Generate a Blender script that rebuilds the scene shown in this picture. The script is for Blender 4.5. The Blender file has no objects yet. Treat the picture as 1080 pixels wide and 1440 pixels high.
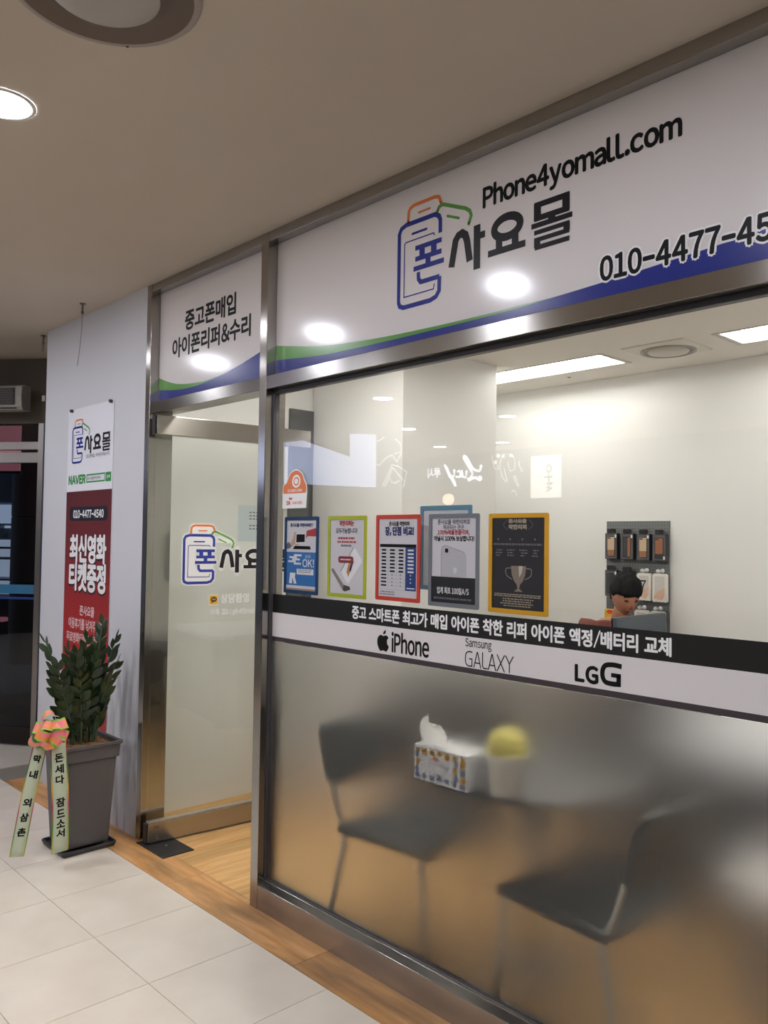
import bpy, bmesh, math, random
from mathutils import Vector, Matrix, Euler

random.seed(7)
SC = bpy.context.scene
COL = SC.collection

# ---------------------------------------------------------------- camera, world, exposure
cam_d = bpy.data.cameras.new('camera')
cam = bpy.data.objects.new('camera', cam_d)
COL.objects.link(cam)
cam_d.sensor_fit = 'VERTICAL'
cam_d.sensor_height = 36.0
cam_d.lens = 36.0 * 1154.0 / 1440.0
cam_d.clip_start = 0.05
cam.matrix_world = Matrix(((0.6849, 0.0149, 0.7285, 2.838),
                           (0.7285, -0.0325, -0.6842, -1.944),
                           (0.0130, 0.9994, -0.0334, 1.500),
                           (0, 0, 0, 1)))
_q = cam.matrix_world.to_quaternion().normalized()
cam.matrix_world = Matrix.Translation((2.838, -1.944, 1.5)) @ _q.to_matrix().to_4x4()
SC.camera = cam

world = bpy.data.worlds.new('world')
SC.world = world
world.use_nodes = True
world.node_tree.nodes['Background'].inputs[0].default_value = (0.62, 0.74, 1.0, 1)
world.node_tree.nodes['Background'].inputs[1].default_value = 0.30

SC.view_settings.view_transform = 'Standard'
SC.view_settings.look = 'None'
SC.view_settings.gamma = 1.0
SC.view_settings.use_curve_mapping = False
SC.view_settings.exposure = 0.0
SC.cycles.max_bounces = 10
SC.cycles.transparent_max_bounces = 24
SC.cycles.transmission_bounces = 10
SC.cycles.sample_clamp_indirect = 6.0
SC.cycles.caustics_reflective = False

HALL_LAMP = 166.0      # emission of the hall's round downlights
SHOP_LAMP = 27.0      # emission of the shop's tubes
FRONT_LAMP = 62.0     # emission of the brighter tubes near the shop window

# ---------------------------------------------------------------- materials
def lin(h):
    if not isinstance(h, str):
        return tuple(h) + (1,)
    h = h.lstrip('#')
    v = [int(h[i:i + 2], 16) / 255 for i in (0, 2, 4)]
    return tuple((x / 12.92 if x <= .04045 else ((x + .055) / 1.055) ** 2.4) for x in v) + (1,)

MATS = {}
def M(name, col, rough=.5, metal=0, spec=.5, noise=None, bump=None, emit=None, coat=0, rnd=0):
    """principled; noise=(scale, second colour, contrast lo, hi); bump=(scale, strength, stretch); rnd = per-object value spread"""
    if name in MATS:
        return MATS[name]
    m = bpy.data.materials.new(name)
    m.use_nodes = True
    nt = m.node_tree
    b = nt.nodes['Principled BSDF']
    b.inputs['Base Color'].default_value = lin(col)
    b.inputs['Roughness'].default_value = rough
    b.inputs['Metallic'].default_value = metal
    b.inputs['Specular IOR Level'].default_value = spec
    b.inputs['Coat Weight'].default_value = coat
    if emit:
        b.inputs['Emission Color'].default_value = lin(emit[0])
        b.inputs['Emission Strength'].default_value = emit[1]
    tc = None
    src = None
    if noise or bump or rnd:
        tc = nt.nodes.new('ShaderNodeTexCoord')
    if noise:
        mp = nt.nodes.new('ShaderNodeMapping')
        mp.inputs['Scale'].default_value = noise[4] if len(noise) > 4 else (1, 1, 1)
        nt.links.new(tc.outputs['Object'], mp.inputs['Vector'])
        n = nt.nodes.new('ShaderNodeTexNoise')
        n.inputs['Scale'].default_value = noise[0]
        n.inputs['Detail'].default_value = 5
        nt.links.new(mp.outputs[0], n.inputs['Vector'])
        r = nt.nodes.new('ShaderNodeValToRGB')
        r.color_ramp.elements[0].position = noise[2]
        r.color_ramp.elements[1].position = noise[3]
        r.color_ramp.elements[0].color = lin(noise[1])
        r.color_ramp.elements[1].color = lin(col)
        nt.links.new(n.outputs['Fac'], r.inputs[0])
        src = r.outputs[0]
        nt.links.new(src, b.inputs['Base Color'])
    if rnd:
        oi = nt.nodes.new('ShaderNodeObjectInfo')
        mr = nt.nodes.new('ShaderNodeMapRange')
        mr.inputs[3].default_value = 1 - rnd
        mr.inputs[4].default_value = 1 + rnd
        nt.links.new(oi.outputs['Random'], mr.inputs[0])
        hs = nt.nodes.new('ShaderNodeHueSaturation')
        hs.inputs['Color'].default_value = lin(col)
        nt.links.new(mr.outputs[0], hs.inputs['Value'])
        if src:
            nt.links.new(src, hs.inputs['Color'])
        nt.links.new(hs.outputs[0], b.inputs['Base Color'])
    if bump:
        mp = nt.nodes.new('ShaderNodeMapping')
        mp.inputs['Scale'].default_value = bump[2] if len(bump) > 2 else (1, 1, 1)
        nt.links.new(tc.outputs['Object'], mp.inputs['Vector'])
        n = nt.nodes.new('ShaderNodeTexNoise')
        n.inputs['Scale'].default_value = bump[0]
        n.inputs['Detail'].default_value = 3
        nt.links.new(mp.outputs[0], n.inputs['Vector'])
        bp = nt.nodes.new('ShaderNodeBump')
        bp.inputs['Strength'].default_value = bump[1]
        bp.inputs['Distance'].default_value = .002
        nt.links.new(n.outputs['Fac'], bp.inputs['Height'])
        nt.links.new(bp.outputs[0], b.inputs['Normal'])
    MATS[name] = m
    return m

def clear_glass(name, tint=(1, 1, 1), f0=.045):
    """thin pane: Schlick mirror over a tinted see-through body, the same from both sides"""
    m = bpy.data.materials.new(name)
    m.use_nodes = True
    nt = m.node_tree
    nt.nodes.remove(nt.nodes['Principled BSDF'])
    out = nt.nodes['Material Output']
    ge = nt.nodes.new('ShaderNodeNewGeometry')
    dt = nt.nodes.new('ShaderNodeVectorMath'); dt.operation = 'DOT_PRODUCT'
    nt.links.new(ge.outputs['Normal'], dt.inputs[0]); nt.links.new(ge.outputs['Incoming'], dt.inputs[1])
    def mth(op, a, b=None):
        n = nt.nodes.new('ShaderNodeMath'); n.operation = op
        for i, v in enumerate((a, b)):
            if v is None: continue
            if isinstance(v, (int, float)): n.inputs[i].default_value = v
            else: nt.links.new(v, n.inputs[i])
        return n.outputs[0]
    c = mth('ABSOLUTE', dt.outputs['Value'])
    p = mth('POWER', mth('SUBTRACT', 1.0, c), 5.0)
    f = mth('ADD', mth('MULTIPLY', p, 1 - f0), f0)
    tr = nt.nodes.new('ShaderNodeBsdfTransparent'); tr.inputs[0].default_value = tuple(tint) + (1,)
    gl = nt.nodes.new('ShaderNodeBsdfGlossy'); gl.inputs['Roughness'].default_value = .0
    mx = nt.nodes.new('ShaderNodeMixShader')
    nt.links.new(f, mx.inputs[0]); nt.links.new(tr.outputs[0], mx.inputs[1]); nt.links.new(gl.outputs[0], mx.inputs[2])
    nt.links.new(mx.outputs[0], out.inputs[0])
    MATS[name] = m
    return m

def frosted_glass(name):
    m = bpy.data.materials.new(name)
    m.use_nodes = True
    nt = m.node_tree
    nt.nodes.remove(nt.nodes['Principled BSDF'])
    out = nt.nodes['Material Output']
    rf = nt.nodes.new('ShaderNodeBsdfRefraction')
    rf.inputs['Color'].default_value = (.99, .99, .98, 1)
    rf.inputs['Roughness'].default_value = .52
    rf.inputs['IOR'].default_value = 1.25
    df = nt.nodes.new('ShaderNodeBsdfDiffuse'); df.inputs[0].default_value = (.5, .5, .5, 1)
    gl = nt.nodes.new('ShaderNodeBsdfGlossy'); gl.inputs['Roughness'].default_value = .3
    a = nt.nodes.new('ShaderNodeMixShader'); a.inputs[0].default_value = .035
    b = nt.nodes.new('ShaderNodeMixShader'); b.inputs[0].default_value = .02
    nt.links.new(rf.outputs[0], a.inputs[1]); nt.links.new(df.outputs[0], a.inputs[2])
    nt.links.new(a.outputs[0], b.inputs[1]); nt.links.new(gl.outputs[0], b.inputs[2])
    nt.links.new(b.outputs[0], out.inputs[0])
    MATS[name] = m
    return m

def wood_mat(name, c1, c2, axis, dirt=False):
    """plank wood, grain along axis (0 = X, 1 = Y), tint and offset differ per plank"""
    m = bpy.data.materials.new(name)
    m.use_nodes = True
    nt = m.node_tree
    b = nt.nodes['Principled BSDF']
    b.inputs['Roughness'].default_value = .38
    tc = nt.nodes.new('ShaderNodeTexCoord')
    oi = nt.nodes.new('ShaderNodeObjectInfo')
    ad = nt.nodes.new('ShaderNodeVectorMath'); ad.operation = 'MULTIPLY_ADD'
    cb = nt.nodes.new('ShaderNodeCombineXYZ')
    for i in range(3): nt.links.new(oi.outputs['Random'], cb.inputs[i])
    ad.inputs[1].default_value = (37, 53, 11)
    nt.links.new(cb.outputs[0], ad.inputs[0]); nt.links.new(tc.outputs['Object'], ad.inputs[2])
    mp = nt.nodes.new('ShaderNodeMapping')
    mp.inputs['Scale'].default_value = (2.2, 26, 1) if axis == 0 else (26, 2.2, 1)
    nt.links.new(ad.outputs[0], mp.inputs['Vector'])
    n = nt.nodes.new('ShaderNodeTexNoise'); n.inputs['Scale'].default_value = 1.3; n.inputs['Detail'].default_value = 6
    n.inputs['Distortion'].default_value = .6
    nt.links.new(mp.outputs[0], n.inputs['Vector'])
    r = nt.nodes.new('ShaderNodeValToRGB')
    r.color_ramp.elements[0].position = .3; r.color_ramp.elements[1].position = .7
    r.color_ramp.elements[0].color = lin(c1); r.color_ramp.elements[1].color = lin(c2)
    nt.links.new(n.outputs['Fac'], r.inputs[0])
    hs = nt.nodes.new('ShaderNodeHueSaturation')
    mr = nt.nodes.new('ShaderNodeMapRange'); mr.inputs[3].default_value = .86; mr.inputs[4].default_value = 1.12
    nt.links.new(oi.outputs['Random'], mr.inputs[0]); nt.links.new(mr.outputs[0], hs.inputs['Value'])
    nt.links.new(r.outputs[0], hs.inputs['Color'])
    last = hs.outputs[0]
    if dirt:   # trodden dark scuffs in blotches
        ge = nt.nodes.new('ShaderNodeNewGeometry')
        n2 = nt.nodes.new('ShaderNodeTexNoise'); n2.inputs['Scale'].default_value = 4.0; n2.inputs['Detail'].default_value = 7
        mp2 = nt.nodes.new('ShaderNodeMapping'); mp2.inputs['Scale'].default_value = (.55, 2.6, 1); mp2.inputs['Location'].default_value = (.35, .1, 0)
        nt.links.new(ge.outputs['Position'], mp2.inputs['Vector']); nt.links.new(mp2.outputs[0], n2.inputs['Vector'])
        r2 = nt.nodes.new('ShaderNodeValToRGB'); r2.color_ramp.elements[0].position = .42; r2.color_ramp.elements[1].position = .72
        nt.links.new(n2.outputs['Fac'], r2.inputs[0])
        mx = nt.nodes.new('ShaderNodeMix'); mx.data_type = 'RGBA'
        mu = nt.nodes.new('ShaderNodeMath'); mu.operation = 'MULTIPLY'; mu.inputs[1].default_value = .62
        nt.links.new(r2.outputs[0], mu.inputs[0]); nt.links.new(mu.outputs[0], mx.inputs[0])
        nt.links.new(last, mx.inputs[6]); mx.inputs[7].default_value = lin('#4a3626')
        last = mx.outputs[2]
    nt.links.new(last, b.inputs['Base Color'])
    MATS[name] = m
    return m

def ramp_mat(name, stops, axis, lo, hi, rough=.5):
    """flat print whose colour runs along one object axis (a printed fade)"""
    m = bpy.data.materials.new(name)
    m.use_nodes = True
    nt = m.node_tree
    b = nt.nodes['Principled BSDF']; b.inputs['Roughness'].default_value = rough
    tc = nt.nodes.new('ShaderNodeTexCoord'); sp = nt.nodes.new('ShaderNodeSeparateXYZ')
    nt.links.new(tc.outputs['Object'], sp.inputs[0])
    mr = nt.nodes.new('ShaderNodeMapRange'); mr.inputs[1].default_value = lo; mr.inputs[2].default_value = hi
    nt.links.new(sp.outputs[axis], mr.inputs[0])
    r = nt.nodes.new('ShaderNodeValToRGB')
    while len(r.color_ramp.elements) < len(stops): r.color_ramp.elements.new(.5)
    for e, (p, c) in zip(r.color_ramp.elements, stops): e.position = p; e.color = lin(c)
    nt.links.new(mr.outputs[0], r.inputs[0]); nt.links.new(r.outputs[0], b.inputs['Base Color'])
    MATS[name] = m
    return m

def wall_mat():
    """white painted wall with scuffs and grey streaks low down beside the door"""
    m = bpy.data.materials.new('pillar_paint')
    m.use_nodes = True
    nt = m.node_tree
    b = nt.nodes['Principled BSDF']; b.inputs['Roughness'].default_value = .75
    ge = nt.nodes.new('ShaderNodeNewGeometry')
    mp = nt.nodes.new('ShaderNodeMapping'); mp.inputs['Scale'].default_value = (9, 3, 1.5)
    nt.links.new(ge.outputs['Position'], mp.inputs['Vector'])
    n = nt.nodes.new('ShaderNodeTexNoise'); n.inputs['Scale'].default_value = 1.6; n.inputs['Detail'].default_value = 5
    nt.links.new(mp.outputs[0], n.inputs['Vector'])
    r = nt.nodes.new('ShaderNodeValToRGB'); r.color_ramp.elements[0].position = .47; r.color_ramp.elements[1].position = .63
    nt.links.new(n.outputs['Fac'], r.inputs[0])
    # the stained patch: X -1.33..-1.05, below 0.95 m
    sp = nt.nodes.new('ShaderNodeSeparateXYZ'); nt.links.new(ge.outputs['Position'], sp.inputs[0])
    def rng(sock, a, c):
        q = nt.nodes.new('ShaderNodeMapRange'); q.interpolation_type = 'SMOOTHSTEP'
        q.inputs[1].default_value = a; q.inputs[2].default_value = c
        nt.links.new(sock, q.inputs[0]); return q.outputs[0]
    def mul(a, c):
        q = nt.nodes.new('ShaderNodeMath'); q.operation = 'MULTIPLY'
        nt.links.new(a, q.inputs[0])
        if isinstance(c, float): q.inputs[1].default_value = c
        else: nt.links.new(c, q.inputs[1])
        return q.outputs[0]
    k = mul(mul(rng(sp.outputs[0], -1.42, -1.22), rng(sp.outputs[2], .98, .80)), r.outputs[0])
    mx = nt.nodes.new('ShaderNodeMix'); mx.data_type = 'RGBA'
    nt.links.new(mul(k, .55), mx.inputs[0])
    mx.inputs[6].default_value = lin('#cdcdd2'); mx.inputs[7].default_value = lin('#7d7c80')
    nt.links.new(mx.outputs[2], b.inputs['Base Color'])
    MATS['pillar_paint'] = m
    return m

def steel_mat(name):
    """brushed stainless: highlights stretch across the brush lines (along the u of the UV map)"""
    m = M(name, (.40, .38, .355), .20, 1.0)
    nt = m.node_tree; b = nt.nodes['Principled BSDF']
    b.inputs['Anisotropic'].default_value = .85
    tg = nt.nodes.new('ShaderNodeTangent'); tg.direction_type = 'UV_MAP'; tg.uv_map = 'brush'
    nt.links.new(tg.outputs[0], b.inputs['Tangent'])
    return m
STEEL = steel_mat('brushed_steel')      # upright members, brushed lengthwise
STEELH = steel_mat('brushed_steel_rail')  # level members
DARKSTEEL = M('dark_gasket', '#2b2a2c', .45)
SIGNW = M('sign_white', '#e6e0df', .14, spec=.5)
INK = M('print_black', '#0d0c0f', .45, spec=.2)
WHITE = M('print_white', '#f0efef', .4)
BLUE = M('print_blue', '#27348b', .22)
GREEN = M('print_green', '#5f9a45', .22)
ORANGE = M('print_orange', '#e07a3c', .3)
GREYINK = M('print_grey', '#8a8a90', .5)
GLASS = clear_glass('window_glass')
DGLASS = clear_glass('door_glass', (.975, .99, .975))
EGLASS = clear_glass('entrance_glass', (.62, .66, .72))
FROST = frosted_glass('frosted_film')
PILLAR = wall_mat()
BLACK = M('black_plastic', '#151516', .4)

# ---------------------------------------------------------------- object helpers
def prop(o, label=None, cat=None, group=None, kind=None):
    if label: o['label'] = label
    if cat: o['category'] = cat
    if group: o['group'] = group
    if kind: o['kind'] = kind
    return o

def empty(name, loc, label=None, cat=None, group=None, kind=None):
    o = bpy.data.objects.new(name, None)
    o.empty_display_size = .05
    COL.objects.link(o)
    o.location = loc
    return prop(o, label, cat, group, kind)

def attach(o, parent):
    if parent:
        o.parent = parent
        mw = Matrix.Translation(parent.location) if parent.parent is None and parent.type == 'EMPTY' else None
        o.matrix_parent_inverse = (mw.inverted() if mw else Matrix())
    return o

class MB:
    def __init__(s): s.v = []; s.f = []; s.sm = []
    def add(s, v, f, smooth=False):
        k = len(s.v); s.v += [tuple(p) for p in v]
        s.f += [tuple(i + k for i in q) for q in f]; s.sm += [smooth] * len(f)
        return s
    def box(s, x0, x1, y0, y1, z0, z1):
        v = [(x, y, z) for z in (z0, z1) for y in (y0, y1) for x in (x0, x1)]
        return s.add(v, [(0, 2, 3, 1), (4, 5, 7, 6), (0, 1, 5, 4), (2, 6, 7, 3), (0, 4, 6, 2), (1, 3, 7, 5)])
    def cyl(s, c, r, h, n=24, r2=None, axis=2, smooth=True, caps=True):
        r2 = r if r2 is None else r2
        v = []
        for k, (rr, hh) in enumerate(((r, 0), (r2, h))):
            for i in range(n):
                a = 2 * math.pi * i / n
                p = [rr * math.cos(a), rr * math.sin(a), hh]
                if axis == 0: p = [p[2], p[0], p[1]]
                if axis == 1: p = [p[1], p[2], p[0]]
                v.append((c[0] + p[0], c[1] + p[1], c[2] + p[2]))
        s.add(v, [(i, (i + 1) % n, n + (i + 1) % n, n + i) for i in range(n)], smooth)
        if caps:
            s.add(v, [tuple(range(n - 1, -1, -1)), tuple(range(n, 2 * n))])
        return s
    def lathe(s, c, prof, n=32, closed_ends=True):
        v = [];
        for r, z in prof:
            for i in range(n):
                a = 2 * math.pi * i / n
                v.append((c[0] + r * math.cos(a), c[1] + r * math.sin(a), c[2] + z))
        f = []
        for j in range(len(prof) - 1):
            for i in range(n):
                f.append((j * n + i, j * n + (i + 1) % n, (j + 1) * n + (i + 1) % n, (j + 1) * n + i))
        s.add(v, f, True)
        return s
    def tube(s, path, r, n=8):
        path = [Vector(p) for p in path]
        rs = r if isinstance(r, (list, tuple)) else [r] * len(path)
        rings = []; up = None
        for i, p in enumerate(path):
            d = (path[min(i + 1, len(path) - 1)] - path[max(i - 1, 0)]).normalized()
            if up is None:
                up = d.orthogonal().normalized()
            else:
                up = (up - d * up.dot(d)).normalized()
            w = d.cross(up)
            rings.append([p + (up * math.cos(2 * math.pi * k / n) + w * math.sin(2 * math.pi * k / n)) * rs[i] for k in range(n)])
        v = [q for ring in rings for q in ring]
        f = [(i * n + k, i * n + (k + 1) % n, (i + 1) * n + (k + 1) % n, (i + 1) * n + k) for i in range(len(path) - 1) for k in range(n)]
        s.add(v, f, True)
        s.add(rings[0], [tuple(range(n - 1, -1, -1))]); s.add(rings[-1], [tuple(range(n))])
        return s
    def ball(s, c, r, nu=20, nv=12, fn=None):
        r = (r, r, r) if isinstance(r, (int, float)) else r
        v = []
        for j in range(nv + 1):
            t = math.pi * j / nv
            for i in range(nu):
                a = 2 * math.pi * i / nu
                p = Vector((math.sin(t) * math.cos(a), math.sin(t) * math.sin(a), math.cos(t)))
                if fn: p = fn(p)
                v.append((c[0] + p.x * r[0], c[1] + p.y * r[1], c[2] + p.z * r[2]))
        f = [(j * nu + i, (j + 1) * nu + i, (j + 1) * nu + (i + 1) % nu, j * nu + (i + 1) % nu) for j in range(nv) for i in range(nu)]
        return s.add(v, f, True)
    def mesh(s, name):
        me = bpy.data.meshes.new(name)
        me.from_pydata(s.v, [], s.f)
        me.polygons.foreach_set('use_smooth', s.sm)
        me.update()
        return me
    def build(s, name, mat, parent=None, bevel=0, label=None, xf=None, merge=False):
        if xf: s.v = [tuple(xf @ Vector(p)) for p in s.v]
        me = s.mesh(name)
        if merge or bevel:
            bm = bmesh.new(); bm.from_mesh(me)
            bmesh.ops.remove_doubles(bm, verts=bm.verts, dist=1e-6)
            bmesh.ops.recalc_face_normals(bm, faces=bm.faces)
            bm.to_mesh(me); bm.free()
        me.materials.append(mat)
        if mat.name.startswith('brushed_steel'):
            uv = me.uv_layers.new(name='brush')
            for lp in me.loops:
                c = me.vertices[lp.vertex_index].co
                uv.data[lp.index].uv = (c.z, c.x + c.y) if mat.name.endswith('rail') else (c.x + c.y, c.z)
        o = bpy.data.objects.new(name, me)
        COL.objects.link(o)
        attach(o, parent)
        if bevel:
            md = o.modifiers.new('bevel', 'BEVEL'); md.width = bevel; md.segments = 2; md.limit_method = 'ANGLE'
        if label: o['label'] = label
        return o

def box(name, b, mat, parent=None, bevel=0, label=None):
    return MB().box(*b).build(name, mat, parent, bevel, label)

def copy_tree(o, parent=None):
    c = o.copy(); COL.objects.link(c)
    if parent: c.parent = parent
    for ch in list(o.children): copy_tree(ch, c)
    return c

class Frame:
    """a flat print surface: u, v on it, d proud of it"""
    def __init__(s, o, u, v, n): s.o, s.u, s.v, s.n = Vector(o), Vector(u), Vector(v), Vector(n)
    def __call__(s, u, v, d=0.): return s.o + s.u * u + s.v * v + s.n * d

# ---------------------------------------------------------------- lettering
TEXTS = []
FULL = lambda ch: chr(ord(ch) + 0xFEE0) if 33 <= ord(ch) <= 126 and ch not in '-' else ch
ALLCH = ("중고폰매입아이폰리퍼&수리사요몰스마트최가착한액정/배터교체신영화티켓증이용후기를남겨주시면무료을드립니다"
         "막내외삼촌돈세다잠소서상담환카톡검색란모두능합장단점비교제공되는은애플품며닐보업계초일루브로밴루시")
ALLCH += "Phone4yomall.com010-4477-4540iPhoneSamsungGALAXYLGNAVERIDph45mall:,!%?100A/SOKTALKCLOUDCAMSK7"
GL = {}
def load_glyphs():
    chars = [ch for ch in sorted(set(ALLCH)) if ch not in ' -']
    c = bpy.data.curves.new('glyphs', 'FONT')
    c.body = '\n'.join(FULL(ch) for ch in chars); c.size = 1; c.resolution_u = 4; c.space_line = 2   # one character a line
    o = bpy.data.objects.new('glyphs', c); COL.objects.link(o)
    me = bpy.data.meshes.new_from_object(o.evaluated_get(bpy.context.evaluated_depsgraph_get()))
    row = [int(round((.35 - q.co.y) / 2.0)) for q in me.vertices]
    idx = {}
    for i, q in enumerate(me.vertices):
        V, F, mp = idx.setdefault(row[i], ([], [], {}))
        mp[i] = len(V); V.append((q.co.x, q.co.y + 2.0 * row[i]))
    for p in me.polygons:
        V, F, mp = idx[row[p.vertices[0]]]; F.append(tuple(mp[i] for i in p.vertices))
    for k, ch in enumerate(chars): GL[ch] = idx[k][:2] if k in idx else ([], [])
    bpy.data.meshes.remove(me); bpy.data.objects.remove(o); bpy.data.curves.remove(c)
load_glyphs()

KERN = {'AV': -.08, 'LG': -.02, 'LA': -.04, 'TA': -.08, '정/': -.02}
def layout(s, gap=.075):
    """2-D vertices and faces of a line of text, em = 1"""
    V, F, x = [], [], 0.
    for prev, ch in zip(' ' + s, s):
        x += KERN.get(prev + ch, 0)
        if ch == ' ': x += .30; continue
        if ch == '-':
            v = [(.06, .30), (.50, .30), (.50, .385), (.06, .385)]; f = [(0, 1, 2, 3)]; adv = .56; off = 0
        else:
            v, f = GL[ch]
            if not v: x += .5; continue
            x0 = min(p[0] for p in v); x1 = max(p[0] for p in v)
            if ch == '/': v = [(p[0] * .45, p[1]) for p in v]; x0 *= .45; x1 *= .45
            if ord(ch) < 128: off = -x0 + gap / 2; adv = x1 - x0 + gap
            else: off = -.04; adv = .90
        k = len(V)
        V += [(p[0] + x + off, p[1]) for p in v]; F += [tuple(i + k for i in q) for q in f]
        x += adv
    return V, F

def text(name, fr, s, u0, v0, u1, v1, mat, parent, bold=0., d=.0008, gap=.075, fit=True, label=None, shear=0.):
    V, F = layout(s, gap)
    a0, a1 = min(p[0] for p in V), max(p[0] for p in V)
    b0, b1 = min(p[1] for p in V), max(p[1] for p in V)
    su = (u1 - u0) / (a1 - a0)
    sv = (v1 - v0) / (b1 - b0)
    P = [((p[0] - a0) * su + u0 + shear * (p[1] - b0) * sv, (p[1] - b0) * sv + v0) for p in V]
    mb = MB()
    offs = [(0, 0)]
    if bold:
        offs += [(bold * math.cos(math.pi * k / 4), bold * math.sin(math.pi * k / 4)) for k in range(8)]
    for k, (ou, ov) in enumerate(offs):
        mb.add([fr(p[0] + ou, p[1] + ov, d + k * 2e-6) for p in P], F)
    return mb.build(name, mat, parent, label=label)

def smooth(path, n=5):
    out = []
    P = [path[0]] + list(path) + [path[-1]]
    for i in range(1, len(P) - 2):
        p0, p1, p2, p3 = P[i - 1], P[i], P[i + 1], P[i + 2]
        for k in range(n):
            t = k / n
            out.append(tuple(.5 * (2 * p1[j] + (p2[j] - p0[j]) * t + (2 * p0[j] - 5 * p1[j] + 4 * p2[j] - p3[j]) * t * t + (3 * p1[j] - p0[j] - 3 * p2[j] + p3[j]) * t ** 3) for j in range(len(p1))))
    out.append(tuple(path[-1]))
    return out

def stroke(mb, fr, path, w, d=.0008, closed=False, cap=True):
    P = [Vector(p) for p in path]
    n = len(P)
    L, R = [], []
    for i in range(n):
        a = P[(i - 1) % n] if closed or i > 0 else None
        c = P[(i + 1) % n] if closed or i < n - 1 else None
        t1 = (P[i] - a).normalized() if a is not None and (P[i] - a).length > 1e-9 else None
        t2 = (c - P[i]).normalized() if c is not None and (c - P[i]).length > 1e-9 else None
        t1 = t1 or t2; t2 = t2 or t1
        t = (t1 + t2)
        t = t.normalized() if t.length > 1e-6 else t1
        nn = Vector((-t.y, t.x))
        k = 1 / max(.45, nn.dot(Vector((-t1.y, t1.x))))
        L.append(P[i] + nn * w / 2 * k); R.append(P[i] - nn * w / 2 * k)
    v = [fr(p.x, p.y, d) for p in L] + [fr(p.x, p.y, d) for p in R]
    m = n if closed else n - 1
    mb.add(v, [(n + i, n + (i + 1) % n, (i + 1) % n, i) for i in range(m)])
    if cap and not closed:
        for q in (P[0], P[-1]): disc(mb, fr, q.x, q.y, w / 2, w / 2, d, 10)
    return mb

def disc(mb, fr, u, v, ru, rv, d=.0008, n=24):
    return mb.add([fr(u + ru * math.cos(2 * math.pi * i / n), v + rv * math.sin(2 * math.pi * i / n), d) for i in range(n)], [tuple(range(n))])

def quad(mb, fr, u0, v0, u1, v1, d=.0008):
    return mb.add([fr(u0, v0, d), fr(u1, v0, d), fr(u1, v1, d), fr(u0, v1, d)], [(0, 1, 2, 3)])

def rrect_pts(u0, v0, u1, v1, r, n=5):
    pts = []
    for cx, cy, a0 in ((u1 - r, v1 - r, 0), (u0 + r, v1 - r, 90), (u0 + r, v0 + r, 180), (u1 - r, v0 + r, 270)):
        for k in range(n + 1):
            a = math.radians(a0 + 90 * k / n)
            pts.append((cx + r * math.cos(a), cy + r * math.sin(a)))
    return pts

def rrect(mb, fr, u0, v0, u1, v1, r, d=.0008):
    pts = rrect_pts(u0, v0, u1, v1, r)
    return mb.add([fr(p[0], p[1], d) for p in pts], [tuple(range(len(pts)))])

def panel(name, fr, u0, v0, u1, v1, t, mat, parent, r=0, bevel=0, hole=None, d0=0., label=None):
    """a real slab on a print surface, front at d0 + t; hole = inner rounded rectangle (a frame)"""
    out = rrect_pts(u0, v0, u1, v1, r) if r else [(u1, v1), (u0, v1), (u0, v0), (u1, v0)]
    n = len(out); mb = MB()
    if hole:
        inn = rrect_pts(*hole) if len(hole) > 4 else [(hole[2], hole[3]), (hole[0], hole[3]), (hole[0], hole[1]), (hole[2], hole[1])]
        v = [fr(p[0], p[1], d0 + t) for p in out] + [fr(p[0], p[1], d0 + t) for p in inn] + [fr(p[0], p[1], d0) for p in out] + [fr(p[0], p[1], d0) for p in inn]
        f = []
        for i in range(n):
            j = (i + 1) % n
            f += [(i, j, n + j, n + i), (2 * n + j, 2 * n + i, 3 * n + i, 3 * n + j), (i, 2 * n + i, 2 * n + j, j), (n + i, n + j, 3 * n + j, 3 * n + i)]
        mb.add(v, f)
    else:
        v = [fr(p[0], p[1], d0 + t) for p in out] + [fr(p[0], p[1], d0) for p in out]
        mb.add(v, [tuple(range(n)), tuple(range(2 * n - 1, n - 1, -1))] + [(i, n + i, n + (i + 1) % n, (i + 1) % n) for i in range(n)])
    return mb.build(name, mat, parent, bevel, label)

# the phone-shop logo (strokes in its own plane, metres, origin at its lower left)
LG0 = (0.7690, 2.3000)
def P_(l): return [(a - LG0[0], b - LG0[1]) for a, b in l]
L_BLUE = P_([[.9775, 2.5308], [.9772, 2.5745], [.9714, 2.589], [.9537, 2.5995], [.8146, 2.600], [.7909, 2.5926], [.7806, 2.5749], [.7806, 2.3329], [.7861, 2.3183], [.8054, 2.3105], [.9341, 2.3105], [.9605, 2.3178], [.9745, 2.3358], [.9753, 2.3832]])
L_NIEUN = P_([[.8764, 2.4202], [.8777, 2.3961], [.888, 2.3835], [.905, 2.3830], [.9753, 2.3832]])
L_INNER = P_([[.9512, 2.5307], [.9467, 2.538], [.8138, 2.538], [.8073, 2.5322], [.8067, 2.3462], [.9486, 2.3462], [.9519, 2.3625]])
L_BSLOT = P_([[.8454, 2.561], [.9133, 2.561]])
L_OR = P_([[.824, 2.6089], [.8262, 2.6434], [.8345, 2.6546], [.8512, 2.6600], [.951, 2.6601], [.9705, 2.6543], [.9790, 2.6332]])
L_OSLOT = P_([[.8749, 2.628], [.9284, 2.628]])
L_GR = P_([[.9633, 2.6076], [.971, 2.6203], [.9883, 2.6237], [1.0885, 2.5812], [1.1066, 2.5684], [1.1133, 2.5515], [1.1031, 2.5268]])
L_GSLOT = P_([[1.0088, 2.5784], [1.0598, 2.5571]])
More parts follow.
